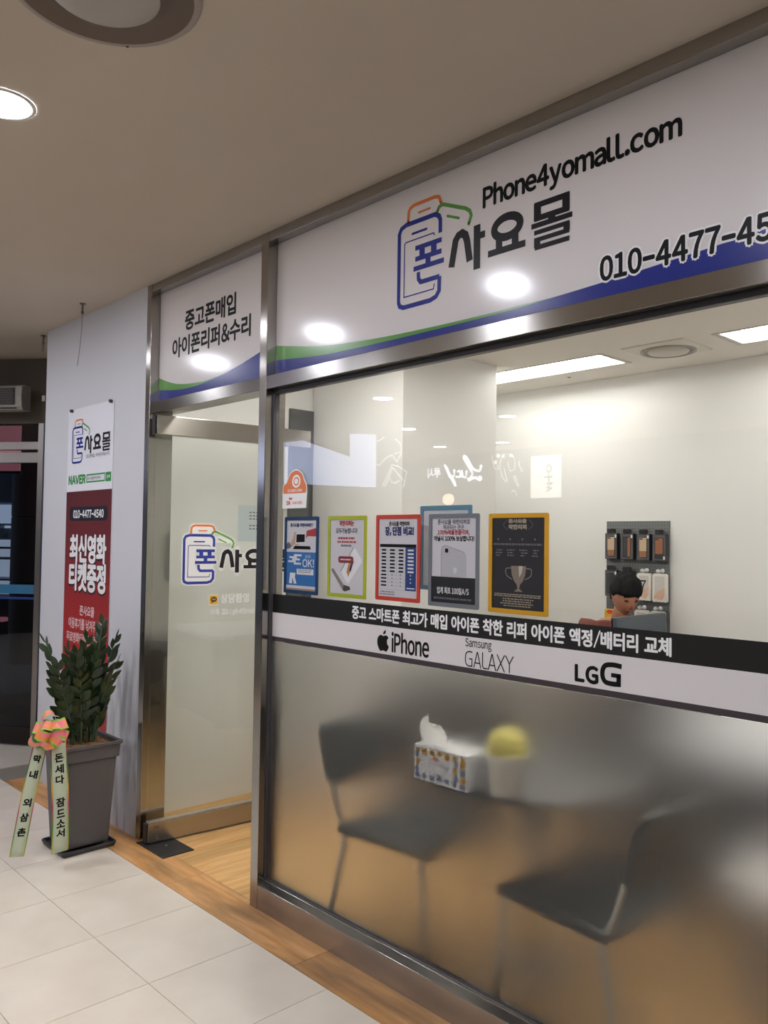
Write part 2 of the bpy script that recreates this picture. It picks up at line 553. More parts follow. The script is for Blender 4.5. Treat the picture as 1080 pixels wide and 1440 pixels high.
L_PON = [(P_([[.8603, 2.506], [.984, 2.506]]), .017), (P_([[.8609, 2.4675], [.9845, 2.4675]]), .017), (P_([[.8936, 2.504], [.8936, 2.468]]), .026),
         (P_([[.9484, 2.504], [.9484, 2.468]]), .026), (P_([[.8531, 2.4345], [.9954, 2.4345]]), .017), (P_([[.922, 2.465], [.922, 2.436]]), .024)]
L_DARK = [(P_([[1.0292, 2.4003], [1.0466, 2.4851], [1.0581, 2.4985], [1.0740, 2.5030], [1.0895, 2.4923], [1.0965, 2.4717], [1.1087, 2.4028]]), .0265),
          (P_([[1.1385, 2.5129], [1.1390, 2.3693]]), .028), (P_([[1.1503, 2.4757], [1.1723, 2.4757]]), .022),
          (P_([[1.2289, 2.4438], [1.2293, 2.4083]]), .026), (P_([[1.2915, 2.4423], [1.2918, 2.4083]]), .026), (P_([[1.1848, 2.4052], [1.3309, 2.4052]]), .021),
          (P_([[1.3626, 2.5085], [1.4878, 2.5085]]), .018), (P_([[1.3627, 2.4680], [1.4880, 2.4680]]), .018), (P_([[1.3745, 2.514], [1.3745, 2.4640]]), .026), (P_([[1.4760, 2.514], [1.4760, 2.4640]]), .026),
          (P_([[1.4263, 2.4690], [1.4263, 2.4464]]), .026), (P_([[1.3526, 2.4470], [1.4979, 2.4470]]), .016),
          (P_([[1.3633, 2.4252], [1.4883, 2.4252]]), .014), (P_([[1.4785, 2.4269], [1.4785, 2.4027]]), .022), (P_([[1.3635, 2.4029], [1.4884, 2.4029]]), .014), (P_([[1.3746, 2.4058], [1.3746, 2.3787]]), .023), (P_([[1.3660, 2.3795], [1.4886, 2.3795]]), .015)]
L_RING = [(1.2597 - LG0[0] + .0505 * math.cos(2 * math.pi * k / 28), 2.4748 - LG0[1] + .0315 * math.sin(2 * math.pi * k / 28)) for k in range(28)]

def logo(fr, u, v, s, parent, d=.0008, outline=0., cut=None, sv=None):
    """the logo: dark blue phone with 폰, orange and green phones behind, 사요몰 in near-black"""
    sv = sv or s
    T = lambda p: [(u + a * s, v + b * sv) for a, b in p]
    if outline:
        mb = MB()
        for i, (p, w) in enumerate([(L_BLUE, .016), (L_NIEUN, .016), (L_OR, .012), (L_GR, .012)] + L_PON + L_DARK):
            stroke(mb, fr, T(p), w * s + outline * 2, d - .0006 + i * 5e-6)
        stroke(mb, fr, T(L_RING), .026 * s + outline * 2, d - .00062, closed=True)
        quad(mb, fr, u + .013 * s, v + .012 * sv, u + .207 * s, v + .298 * sv, d - .00064)
        quad(mb, fr, u + .058 * s, v + .29 * sv, u + .208 * s, v + .355 * sv, d - .00064)
        quad(mb, fr, u + .21 * s, v + .255 * sv, u + .315 * s, v + .295 * sv, d - .00064)
        mb.build('backing_film', WHITE, parent)
    mb = MB()
    stroke(mb, fr, T(L_OR), .0125 * s, d); stroke(mb, fr, T(L_OSLOT), .0075 * s, d)
    mb.build('orange_phone_mark', ORANGE, parent)
    mb = MB()
    stroke(mb, fr, T(L_GR), .0125 * s, d); stroke(mb, fr, T(L_GSLOT), .0085 * s, d)
    mb.build('green_phone_mark', GREEN, parent)
    mb = MB()
    stroke(mb, fr, T(L_BLUE), .0165 * s, d, cap=False); stroke(mb, fr, T(L_NIEUN), .0165 * s, d + 2e-5, cap=False)
    stroke(mb, fr, T(L_INNER), .0045 * s, d); stroke(mb, fr, T(L_BSLOT), .0085 * s, d)
    for i, (p, w) in enumerate(L_PON): stroke(mb, fr, T(p), w * s, d + (i + 3) * 2e-5, cap=False)
    mb.build('blue_phone_mark', BLUE, parent)
    mb = MB()
    for i, (p, w) in enumerate(L_DARK): stroke(mb, fr, T(p), w * s, d + i * 2e-5, cap=False)
    stroke(mb, fr, T(L_RING), .026 * s, d - 2e-5, closed=True)
    mb.build('logo_lettering', M('logo_dark', '#1a181c', .4, spec=.25), parent)

# ---------------------------------------------------------------- the seated person's surfaces, grown from a skeleton
def skin_mesh(joints, edges, root, sub=2):
    """one continuous surface grown from joints and radii (Skin + Subdivision, applied)"""
    me = bpy.data.meshes.new('skeleton')
    keys = list(joints)
    me.from_pydata([joints[k][0] for k in keys], [(keys.index(a), keys.index(b)) for a, b in edges], [])
    o = bpy.data.objects.new('skeleton', me); COL.objects.link(o)
    md = o.modifiers.new('skin', 'SKIN'); md.use_smooth_shade = True; md.branch_smoothing = .4
    if not me.skin_vertices:
        bpy.context.view_layer.objects.active = o
        bpy.ops.mesh.customdata_skin_add()
    sv = me.skin_vertices[0].data
    for i, k in enumerate(keys):
        r = joints[k][1]
        sv[i].radius = r if isinstance(r, tuple) else (r, r)
        sv[i].use_root = (k == root)
    sd = o.modifiers.new('sub', 'SUBSURF'); sd.levels = sub; sd.render_levels = sub
    dg = bpy.context.evaluated_depsgraph_get()
    m2 = bpy.data.meshes.new_from_object(o.evaluated_get(dg))
    m2.polygons.foreach_set('use_smooth', [True] * len(m2.polygons))
    bpy.data.objects.remove(o); bpy.data.meshes.remove(me)
    return m2
def skin_body(name, me, mat, parent):
    me.name = name; me.materials.clear(); me.materials.append(mat)
    o = bpy.data.objects.new(name, me); COL.objects.link(o)
    return attach(o, parent)
FWD = Vector((.86, -.51, 0)); SID = Vector((-.51, -.86, 0)); UP = Vector((0, 0, 1))
B0 = Vector((.072, 2.590, 0))
def bp(f, s, z): return tuple(B0 + FWD * f + SID * s + UP * z)
J = {'pel': (bp(0, 0, .53), (.13, .11)), 'wai': (bp(.02, 0, .68), (.125, .10)), 'che': (bp(.06, 0, .90), (.155, .11)), 'nb': (bp(.11, 0, 1.03), .060), 'nk': (bp(.145, 0, 1.075), .052), 'hd': (bp(.170, 0, 1.12), .055)}
Ed = [('pel', 'wai'), ('wai', 'che'), ('che', 'nb'), ('nb', 'nk'), ('nk', 'hd')]
for q, sg in (('r', 1), ('l', -1)):
    J.update({'sh' + q: (bp(.09, .170 * sg, .985), .066), 'el' + q: (bp(.21, .245 * sg, .80), .044), 'wr' + q: (bp(.43, .13 * sg, .785), .028), 'pm' + q: (bp(.50, .115 * sg, .785), (.034, .016)),
              'hp' + q: (bp(.06, .09 * sg, .51), .085), 'kn' + q: (bp(.42, .12 * sg, .49), .062), 'an' + q: (bp(.40, .12 * sg, .10), .042), 'ft' + q: (bp(.53, .13 * sg, .045), .036)})
    Ed += [('che', 'sh' + q), ('sh' + q, 'el' + q), ('el' + q, 'wr' + q), ('wr' + q, 'pm' + q), ('pel', 'hp' + q), ('hp' + q, 'kn' + q), ('kn' + q, 'an' + q), ('an' + q, 'ft' + q)]
    for i, (ds, ln) in enumerate(((.030, .055), (.011, .070), (-.009, .066), (-.028, .050))):
        J.update({'f%d%s' % (i, q): (bp(.50 + .35 * ln + .02, (.115 + ds) * sg, .788), .0085), 'g%d%s' % (i, q): (bp(.50 + ln + .02, (.115 + ds * 1.1) * sg, .768), .0075)})
        Ed += [('pm' + q, 'f%d%s' % (i, q)), ('f%d%s' % (i, q), 'g%d%s' % (i, q))]
    J.update({'t0' + q: (bp(.475, (.115 - .045) * sg, .778), .0095), 't1' + q: (bp(.51, (.115 - .060) * sg, .766), .008)})
    Ed += [('pm' + q, 't0' + q), ('t0' + q, 't1' + q)]
SW = {k: (J[k][0], tuple(x * g for x in (J[k][1] if isinstance(J[k][1], tuple) else (J[k][1],) * 2))) for k, g in (('pel', 1.08), ('wai', 1.12), ('che', 1.12), ('nb', 1.45), ('shr', 1.25), ('shl', 1.25), ('elr', 1.30), ('ell', 1.30), ('wrr', 1.35), ('wrl', 1.35))}
TRS = {k: (J[k][0], tuple(x * 1.14 for x in (J[k][1] if isinstance(J[k][1], tuple) else (J[k][1],) * 2))) for k in ('pel', 'hpr', 'hpl', 'knr', 'knl', 'anr', 'anl')}
BODY_ME = skin_mesh(J, Ed, 'pel'); SWEAT_ME = skin_mesh(SW, [e for e in Ed if e[0] in SW and e[1] in SW], 'pel'); TROUS_ME = skin_mesh(TRS, [e for e in Ed if e[0] in TRS and e[1] in TRS], 'pel')

# ================================================================= SETTING
Z = 2.77
TILE = .425
hall_floor = empty('floor', (0, -3, 0), kind='structure', label='pale beige tiled floor of the hall')
box('subfloor', (-10.5, 7, -7.2, 3.2, -.12, -.006), M('grout', '#8f877c', .8), hall_floor)
tile_mat = M('tile', '#f2e8d8', .22, spec=.45, noise=(3.2, '#e8dccb', .35, .7), rnd=.018)
tm = MB().box(-TILE / 2 + .0012, TILE / 2 - .0012, -TILE / 2 + .0012, TILE / 2 - .0012, -.008, 0).mesh('tile')
tm.materials.append(tile_mat)
kk = 0
for j in range(9):
    for i in range(-10, 13):
        x = .267 - TILE / 2 + i * TILE; y = -.158 - TILE / 2 - j * TILE
        if x > 4.6: continue
        if j > 4 and (x < -3.4 or x > 3.2): continue
        o = bpy.data.objects.new('tile', tm); COL.objects.link(o); o.location = (x, y, 0); attach(o, hall_floor)
        kk += 1
# tiles by the entrance, left of the pillar
for i in range(-12, -5):
    for j in range(1, 4):
        x = .267 - TILE / 2 + i * TILE; y = -.158 + TILE / 2 + (j - 1) * TILE
        if x > -2.6 : continue
        o = bpy.data.objects.new('tile', tm); COL.objects.link(o); o.location = (x, y, 0); attach(o, hall_floor)
box('far_tiling', (-10.4, 6.9, -7.1, -.158 - 9 * TILE, -.007, -.001), tile_mat, hall_floor)

strip_mat = wood_mat('threshold_wood', '#c88f52', '#e4b078', 0, dirt=True)
strip = empty('trim_1', (0, -.08, 0), kind='structure', label='worn brown wood threshold strip along the shop front')
for i in range(8):
    x0 = -2.40 if i == 0 else -3.1 + i * .9
    x1 = -3.1 + (i + 1) * .9
    if x1 <= x0: continue
    box('plank', (x0 + .0008, x1 - .0008, -.1575, .028, -.008, .0015), strip_mat, strip)

floor_shop = empty('floor_shop', (1, 1.4, 0), kind='structure', label='honey coloured wood plank floor inside the shop')
plank_mat = wood_mat('shop_wood', '#cf9a5c', '#e8bd80', 1)
pm = MB().box(-.0595, .0595, -.4945, .4945, -.008, .001).mesh('plank'); pm.materials.append(plank_mat)
for i in range(35):
    for j in range(4):
        y = .03 + .495 + j * .99 - (.45 if i % 2 else 0)
        if y - .4945 < .0:
            o = box('plank', (-1.19 + i * .12 - .0595, -1.19 + i * .12 + .0595, .03, y + .4945, -.008, .001), plank_mat, floor_shop)
            continue
        if y > 3.1: continue
        o = bpy.data.objects.new('plank', pm); COL.objects.link(o); o.location = (-1.19 + i * .12, y, 0); attach(o, floor_shop)

ceil_mat = M('hall_ceiling_paint', '#c5baab', .85, noise=(1.3, '#beb2a3', .3, .7))
VC = (1.031, -1.156)   # round diffuser in the hall ceiling
ch = MB()
ch.box(-10, 7, -7.2, 0.13, Z, Z + .1)
ch.box(-10, -2.32, .13, 3.2, Z, Z + .1)
ceil = ch.build('ceiling', ceil_mat); prop(ceil, 'taupe painted hall ceiling', kind='structure')

white_wall = M('shop_wall_paint', '#efefec', .6)
shop_ceil_mat = M('shop_ceiling_paint', '#e6e2da', .8)
o = MB().box(-2.32, -1.26, 0, 3.0, 0, Z).box(-1.26, -1.004, 0, .14, 0, Z).build('wall_pillar', PILLAR); prop(o, 'white painted wall end left of the shop door', kind='structure')
o = MB().box(-1.26, 3.12, 2.9, 3.02, 0, 2.7).build('wall_back', white_wall); prop(o, 'white back wall of the shop', kind='structure')
o = MB().box(-1.259, -1.245, .141, 2.899, 0, 2.69).build('wall_left', white_wall); prop(o, 'white left wall inside the shop', kind='structure')
o = MB().box(3.0, 3.12, .0, 2.899, 0, 2.7).build('wall_right', white_wall); prop(o, 'white right wall of the shop', kind='structure')
o = MB().box(-1.24, -.43, 1.263, 2.086, 0, 2.599).build('wall_column', white_wall); prop(o, 'white square column standing inside the shop', kind='structure')
# shop ceiling with recesses for the two long fixtures
mb = MB()
FX = [(-.97, .228), (.905, 2.103)]
FY = (2.235, 2.545)
FY2 = (.28, .59); FX2 = [(-.60, .598), (1.10, 2.298)]
mb.box(-1.3, 3.0, .102, FY2[0], 2.6, 2.69); mb.box(-1.3, 3.0, FY2[1], FY[0], 2.6, 2.69); mb.box(-1.3, 3.0, FY[1], 2.899, 2.6, 2.69)
mb.box(-1.3, FX[0][0], FY[0], FY[1], 2.6, 2.69); mb.box(FX[0][1], FX[1][0], FY[0], FY[1], 2.6, 2.69); mb.box(FX[1][1], 3.0, FY[0], FY[1], 2.6, 2.69)
mb.box(-1.3, FX2[0][0], FY2[0], FY2[1], 2.6, 2.69); mb.box(FX2[0][1], FX2[1][0], FY2[0], FY2[1], 2.6, 2.69); mb.box(FX2[1][1], 3.0, FY2[0], FY2[1], 2.6, 2.69)
o = mb.build('ceiling_shop', shop_ceil_mat); prop(o, 'off-white ceiling inside the shop', kind='structure')

# ---------------------------------------------------------------- storefront frame and glass
XR = 2.96     # right end of the shop front
front = empty('window_1', (0, .05, 0), kind='structure', label='stainless steel shop front with a large glass pane, its lower half frosted')
box('post', (0, .05, 0, .10, 0, Z), STEEL, front, .002)
box('post', (-1.004, -.957, -.001, .13, 0, Z), STEEL, front, .002)
box('post', (XR, XR + .05, 0, .10, 0, Z), STEEL, front, .002)
box('top_rail', (.0505, XR - .0005, .0015, .10, 2.729, Z), STEELH, front, .0015)
box('top_rail', (-.9565, -.0005, .0015, .10, 2.729, Z), STEELH, front, .0015)
box('transom', (.0505, XR - .0005, .0015, .10, 2.113, 2.168), STEELH, front, .0015)
box('transom', (-.9565, -.0005, .0015, .10, 2.113, 2.168), STEELH, front, .0015)
# bottom rail: upright face, then a top that slopes back up to the glass
mb = MB()
prof = [(.0015, 0), (.0015, .098), (.036, .108), (.036, .116), (.062, .116), (.10, .098), (.10, 0)]
n = len(prof)
mb.add([(.0505, a, b) for a, b in prof] + [(XR - .0005, a, b) for a, b in prof],
       [tuple(range(n)), tuple(range(2 * n - 1, n - 1, -1))] + [(i, (i + 1) % n, n + (i + 1) % n, n + i) for i in range(n)])
mb.build('bottom_rail', STEELH, front, .001)
box('gasket', (.0505, .058, .034, .064, .118, 2.112), M('gasket_grey', '#4b484d', .5), front)
box('gasket', (.0585, XR - .002, .036, .064, 2.096, 2.1125), DARKSTEEL, front)
box('gasket', (.0585, XR - .002, .0375, .0440, .1085, .1200), M('gasket_grey', '#4b484d', .5), front)
box('glass_pane', (.0585, XR - .002, .0470, .0530, 1.078, 2.0955), GLASS, front, label='clear upper part of the shop window')
box('frosted_pane', (.0585, XR - .002, .0490, .0510, .1165, 1.0775), FROST, front, label='frosted lower part of the shop window')

# ---------------------------------------------------------------- glass door, open inwards
DA = math.atan2(.087, .996)
DV = Vector((math.sin(DA), math.cos(DA), 0)); DN = Vector((math.cos(DA), -math.sin(DA), 0))
D0 = Vector((-.884, -.004, 0))
def dbox(name, s0, s1, t0, t1, z0, z1, mat, parent, bevel=0, label=None):
    mb = MB().box(0, 1, 0, 1, 0, 1)
    mb.v = [tuple(D0 + DV * (s0 + (s1 - s0) * y) + DN * (t0 + (t1 - t0) * x) + Vector((0, 0, z0 + (z1 - z0) * z))) for x, y, z in mb.v]
    return mb.build(name, mat, parent, bevel, label)
door = empty('door_1', tuple(D0), kind='structure', label='glass door with steel rails standing open into the shop')
dbox('bottom_rail', 0, .90, -.022, .022, .012, .105, STEELH, door, .002)
dbox('top_rail', 0, .90, -.022, .022, 2.005, 2.10, STEELH, door, .002)
dbox('glass_pane', .002, .898, -.006, .006, .1055, 2.0045, DGLASS, door)
dbox('rail_cap', .001, .899, -.012, .012, .1051, .112, M('rail_cap_metal', (.72, .72, .70), .3, 1), door)
dbox('pivot_cover', -.010, -.0005, -.016, .016, .014, .103, DARKSTEEL, door)
dbox('pivot_cover', -.010, -.0005, -.016, .016, 2.006, 2.099, DARKSTEEL, door)
DF = Frame(D0 + DN * .0065, DV, (0, 0, 1), DN)
mb = MB()
stroke(mb, Frame(D0 + DN * .0222, DV, (0, 0, 1), DN), rrect_pts(.030, .079, .052, .088, .002), .0012, closed=True)
mb.build('maker_stamp', INK, door)
box('door_closer_plate', (-.935, -.668, -.030, .134, .0015, .0065), M('closer_plate', '#3c3b3d', .42, .6), None, .001)
prop(bpy.data.objects['door_closer_plate'], 'dark grey metal floor plate under the open glass door', 'floor plate')
po = bpy.data.objects['door_closer_plate']
MB().cyl((-.80, .06, .0066), .006, .0008, 12).build('screw', M('screw_metal', (.8, .8, .8), .3, 1), po)
# interior dark door seen past the post
d2 = empty('door_2', (-1.245, 1.16, 0), kind='structure', label='dark grey inner door on the shop side wall')
box('door_leaf', (-1.2445, -1.225, 1.075, 1.258, .02, 2.30), M('grey_door', '#4c4e4d', .55), d2, .002)
box('door_handle', (-1.2245, -1.20, 1.10, 1.115, .98, 1.10), STEEL, d2, .003)
# ---------------------------------------------------------------- signs over door and window
SF = Frame((0, .047, 0), (1, 0, 0), (0, 0, 1), (0, -1, 0))
def fill_between(mb, fr, top, bot, d):
    n = len(top)
    mb.add([fr(p[0], p[1], d) for p in top] + [fr(p[0], p[1], d) for p in bot], [(n + i, n + i + 1, i + 1, i) for i in range(n - 1)])
def curve_y(pts, xs):
    sm = smooth(pts, 12); out = []
    for x in xs:
        for a, b in zip(sm, sm[1:]):
            if a[0] <= x <= b[0] + 1e-9:
                t = (x - a[0]) / max(1e-9, b[0] - a[0]); out.append((x, a[1] + (b[1] - a[1]) * t)); break
        else: out.append((x, sm[-1][1] if x > sm[-1][0] else sm[0][1]))
    return out

ms = empty('main_sign', (1.5, .06, 2.168), 'wide white sign with phone logo and web address over the shop window', 'sign')
box('sign_panel', (.0508, XR - .001, .0470, .060, 2.1685, 2.7285), SIGNW, ms)
xs = [.0508 + (XR - .001 - .0508) * i / 70 for i in range(71)]
gt = curve_y([(.0508, 2.300), (.339, 2.252), (.629, 2.2285), (.916, 2.2185), (1.224, 2.2155), (1.45, 2.2165), (3.0, 2.2)], xs)
bt = curve_y([(.0508, 2.240), (.339, 2.2150), (.629, 2.2080), (.916, 2.2065), (1.224, 2.2085), (1.45, 2.2175), (1.7, 2.2310), (2.046, 2.2560), (2.5, 2.30), (3.0, 2.36)], xs)
gx = [(a, b) for a, b in zip(gt, bt) if a[0] < 1.47]
mb = MB(); fill_between(mb, SF, [a for a, b in gx], [b for a, b in gx], .0005); mb.build('green_wave', GREEN, ms)
mb = MB(); fill_between(mb, SF, bt, [(x, 2.1687) for x in xs], .0006); mb.build('blue_wave', BLUE, ms)
logo(SF, LG0[0], LG0[1], 1.0, ms)
text('web_address', SF, 'Phone4yomall.com', 1.164, 2.541, 1.829, 2.628, INK, ms, .0030, gap=.085)
text('number_outline', SF, '010-4477-4540', 1.592, 2.229, 2.148, 2.295, WHITE, ms, .0085, d=.0009, gap=.11)
text('phone_number', SF, '010-4477-4540', 1.592, 2.229, 2.148, 2.295, INK, ms, .0028, d=.0014, gap=.11)

ls = empty('door_sign', (-.48, .06, 2.168), 'small white sign above the shop door with two lines of Korean', 'sign')
box('sign_panel', (-.9562, -.0008, .0470, .060, 2.1685, 2.7285), SIGNW, ls)
xs = [-.9562 + .9554 * i / 40 for i in range(41)]
gt = curve_y([(-.957, 2.300), (-.82, 2.258), (-.7054, 2.238), (-.58, 2.229), (-.4864, 2.2278), (-.3541, 2.2385), (-.2095, 2.262), (-.0598, 2.2945), (0, 2.31)], xs)
bt = curve_y([(-.957, 2.238), (-.755, 2.2172), (-.592, 2.2150), (-.4431, 2.2275), (-.3541, 2.2380), (-.2095, 2.2615), (-.0598, 2.294), (0, 2.3095)], xs)
mb = MB(); fill_between(mb, SF, gt, bt, .0005); mb.build('green_wave', GREEN, ls)
mb = MB(); fill_between(mb, SF, bt, [(x, 2.1687) for x in xs], .0006); mb.build('blue_wave', BLUE, ls)
text('upper_line', SF, '중고폰매입', -.703, 2.498, -.262, 2.592, INK, ls, .0032)
text('lower_line', SF, '아이폰리퍼&수리', -.821, 2.378, -.142, 2.472, INK, ls, .0032)

# ---------------------------------------------------------------- printed band across the window
GF = Frame((0, .0468, 0), (1, 0, 0), (0, 0, 1), (0, -1, 0))
bd = empty('window_band', (1.5, .0468, 1.08), 'black and white lettered film band across the shop window', 'sign')
panel('black_film', GF, .0590, 1.195, XR - .003, 1.270, .0003, M('film_black', '#101010', .4), bd)
panel('white_film', GF, .0590, 1.0975, XR - .003, 1.1948, .0003, M('film_white', '#dcd7d8', .4), bd)
panel('grey_film', GF, .0590, 1.0800, XR - .003, 1.0973, .0003, M('film_grey', '#3b3339', .4), bd)
text('band_lettering', GF, '중고 스마트폰 최고가 매입 아이폰 착한 리퍼 아이폰 액정/배터리 교체', .557, 1.2090, 1.803, 1.2565, WHITE, bd, .0017, d=.0008)
text('phone_name', GF, 'iPhone', .769, 1.1090, .9465, 1.1780, INK, bd, .0018, d=.0008, gap=.10)
text('small_name', GF, 'Samsung', 1.107, 1.1560, 1.213, 1.1900, INK, bd, .0003, d=.0008, gap=.13)
mb = MB()
Wg = .0038
stroke(mb, GF, smooth([(1.135, 1.148), (1.120, 1.148), (1.110, 1.141), (1.1075, 1.125), (1.110, 1.110), (1.120, 1.1035), (1.135, 1.104)], 4) + [(1.135, 1.126), (1.124, 1.126)], Wg)
stroke(mb, GF, [(1.143, 1.102), (1.156, 1.149), (1.158, 1.149), (1.171, 1.102)], Wg); stroke(mb, GF, [(1.148, 1.116), (1.166, 1.116)], Wg, d=.00082)
stroke(mb, GF, [(1.178, 1.151), (1.178, 1.109), (1.183, 1.103), (1.198, 1.103)], Wg)
stroke(mb, GF, [(1.202, 1.102), (1.215, 1.149), (1.217, 1.149), (1.230, 1.102)], Wg); stroke(mb, GF, [(1.207, 1.116), (1.225, 1.116)], Wg, d=.00082)
stroke(mb, GF, [(1.236, 1.151), (1.264, 1.102)], Wg); stroke(mb, GF, [(1.264, 1.151), (1.236, 1.102)], Wg, d=.00082)
stroke(mb, GF, [(1.269, 1.151), (1.283, 1.128), (1.297, 1.151)], Wg); stroke(mb, GF, [(1.283, 1.128), (1.283, 1.102)], Wg, d=.00082)
mb.build('thin_name', INK, bd)
text('bold_name', GF, 'LG', 1.517, 1.1100, 1.588, 1.1550, INK, bd, .0028, d=.0008, gap=.16)
mb = MB()
stroke(mb, GF, smooth([(1.662, 1.166), (1.636, 1.168), (1.613, 1.164), (1.604, 1.150), (1.604, 1.132), (1.613, 1.119), (1.634, 1.1165), (1.653, 1.1175)], 5) + [(1.653, 1.140)], .0135, cap=False)
stroke(mb, GF, [(1.630, 1.1400), (1.660, 1.1400)], .0115, cap=False)
mb.build('big_letter', INK, bd)
# apple-shaped mark left of the phone name
mb = MB()
ap = smooth([(.7245, 1.160), (.714, 1.163), (.703, 1.159), (.6955, 1.147), (.6955, 1.130), (.703, 1.114), (.712, 1.1065), (.7225, 1.109), (.731, 1.109), (.740, 1.1065), (.748, 1.113), (.754, 1.125), (.747, 1.132), (.7445, 1.142), (.7465, 1.150), (.752, 1.156), (.743, 1.163), (.733, 1.162), (.7245, 1.160)], 3)
mb.add([GF(p[0], p[1], .0008) for p in ap], [tuple(range(len(ap)))])
lf = smooth([(.7245, 1.166), (.727, 1.175), (.737, 1.182), (.737, 1.172), (.731, 1.167), (.7245, 1.166)], 3)
mb.add([GF(p[0], p[1], .0008) for p in lf], [tuple(range(len(lf)))])
mb.build('fruit_mark', INK, bd)

# ---------------------------------------------------------------- framed sheets on the inner side of the window
PF = Frame((0, .0600, 0), (1, 0, 0), (0, 0, 1), (0, -1, 0))
def sheet(name, x0, x1, z0, z1, colr, label, paper='#d9d7dc', rim=.014, fr=PF, cat='poster'):
    t = empty(name, ((x0 + x1) / 2, fr.o.y, z0), label, cat, 'coloured frames on the shop window')
    panel('frame', fr, x0, z0, x1, z1, .0045, M('frame_' + colr, colr, .4), t, .006, hole=(x0 + rim, z0 + rim, x1 - rim, z1 - rim, .003))
    panel('sheet', fr, x0 + rim - .002, z0 + rim - .002, x1 - rim + .002, z1 - rim + .002, .0018, M('paper_' + paper, paper, .6), t)
    W, H = x1 - x0 - 2 * rim, z1 - z0 - 2 * rim
    return t, (lambda a, b: (x0 + rim + a * W, z0 + rim + b * H))
def T_(t, A, name, s, a0, b0, a1, b1, mat, bold=0., gap=.075, fr=PF):
    p, q = A(a0, b0), A(a1, b1)
    return text(name, fr, s, p[0], p[1], q[0], q[1], mat, t, bold, d=.0026, gap=gap)
def Q_(t, A, name, rects, mat, d=.0022, fr=PF):
    mb = MB()
    for a0, b0, a1, b1 in rects:
        p, q = A(a0, b0), A(a1, b1); quad(mb, fr, p[0], p[1], q[0], q[1], d)
    return mb.build(name, mat, t)
def G_(t, A, name, polys, mat, d=.0022, fr=PF):
    mb = MB()
    for pl in polys:
        mb.add([fr(*A(a, b), d) for a, b in pl], [tuple(range(len(pl)))])
    return mb.build(name, mat, t)
def lines(rows, a0, a1, h, seed=1, ragged=.12):
    rr = random.Random(seed); out = []
    for b in rows:
        x = a0 + rr.random() * ragged
        e = a1 - rr.random() * ragged
        while x < e:
            w = min(e - x, .02 + rr.random() * .05); out.append((x, b, x + w, b + h)); x += w + .012
    return out
NAVY = M('ink_navy', '#1d2f63', .5); RED = M('ink_red', '#b53a3c', .5); SKY = M('ink_sky', '#2f72b4', .5); PAPERW = M('ink_paper', '#e8e8ec', .5)
MIDG = M('ink_mid_grey', '#6f6d73', .5); SKIN = M('ink_skin', '#c9a48f', .5)

t, A = sheet('framed_poster', .119, .339, 1.279, 1.586, '#123a66', 'navy framed poster with a blue lower half beside the steel post')
Q_(t, A, 'blue_block', [(0, .065, 1, .545)], SKY, .0020)
Q_(t, A, 'beige_foot', [(0, 0, 1, .025)], M('ink_beige', '#a58f7a', .6), .0020)
T_(t, A, 'title', '폰사요몰 착한리퍼란?', .12, .905, .88, .955, NAVY, .0007)
G_(t, A, 'sleeve_and_hand', [[(0, .60), (.12, .66), (.22, .74), (.26, .83), (.33, .83), (.36, .76), (.35, .68), (.42, .66), (.38, .64), (.26, .655), (.14, .60)]], SKIN)
G_(t, A, 'sleeve', [[(0, .585), (0, .66), (.08, .69), (.16, .63), (.10, .59)]], MIDG, .0024)
G_(t, A, 'handset', [[(.30, .66), (.31, .81), (.63, .81), (.63, .68)]], PAPERW, .0024); G_(t, A, 'handset_screen', [[(.33, .68), (.335, .80), (.62, .80), (.62, .69)]], INK, .0026)
G_(t, A, 'red_flag', [[(.66, .74), (.68, .85), (.99, .89), (.99, .77), (.72, .775)]], RED, .0026)
G_(t, A, 'keyboard', [[(.22, .585), (.28, .635), (.80, .63), (.82, .585)]], INK, .0024)
Q_(t, A, 'white_labels', [(.26, .485, .52, .512), (.10, .455, .36, .482), (.20, .425, .46, .452), (.06, .395, .32, .422), (.26, .365, .50, .392), (.36, .225, .92, .305)], PAPERW)
T_(t, A, 'ok_word', 'OK!', .56, .335, .93, .445, PAPERW, .0006, gap=.12); T_(t, A, 'small_word', '모두', .64, .455, .83, .505, PAPERW)
Q_(t, A, 'small_print', lines([.28, .255], .39, .88, .012, 3, .05) , MIDG, .0026)
G_(t, A, 'stool_figure', [[(.10, .09), (.13, .245), (.32, .245), (.30, .19), (.36, .09), (.27, .09), (.22, .18), (.20, .09)]], PAPERW)

t, A = sheet('framed_poster', .398, .618, 1.281, 1.586, '#b6bf2e', 'lime green framed poster showing two tilted phones')
T_(t, A, 'title', '착한리퍼는', .27, .915, .70, .985, RED, .0010); T_(t, A, 'subtitle', '모두가능합니다!', .17, .815, .80, .885, MIDG, .0008)
Q_(t, A, 'small_print', lines([.735], .22, .74, .028, 5, .02) + lines([.685], .20, .78, .028, 6, .02), RED); Q_(t, A, 'small_print_grey', lines([.635], .32, .64, .028, 7, .02), MIDG)
G_(t, A, 'white_phone', [[(.32, .30), (.70, .625), (.76, .61), (.93, .47), (.95, .44), (.56, .14), (.50, .16)]], M('ink_phone_white', '#f3f3f5', .4))
G_(t, A, 'phone_outline', [[(.315, .30), (.70, .632), (.715, .628), (.33, .295)]], MIDG, .0024)
G_(t, A, 'orange_wallpaper', [[(.50, .29), (.55, .40), (.66, .45), (.72, .44), (.62, .33), (.56, .23)]], M('ink_amber', '#c98d4c', .5), .0024)
G_(t, A, 'blue_wallpaper', [[(.58, .33), (.64, .41), (.70, .43), (.62, .29)]], NAVY, .0026)
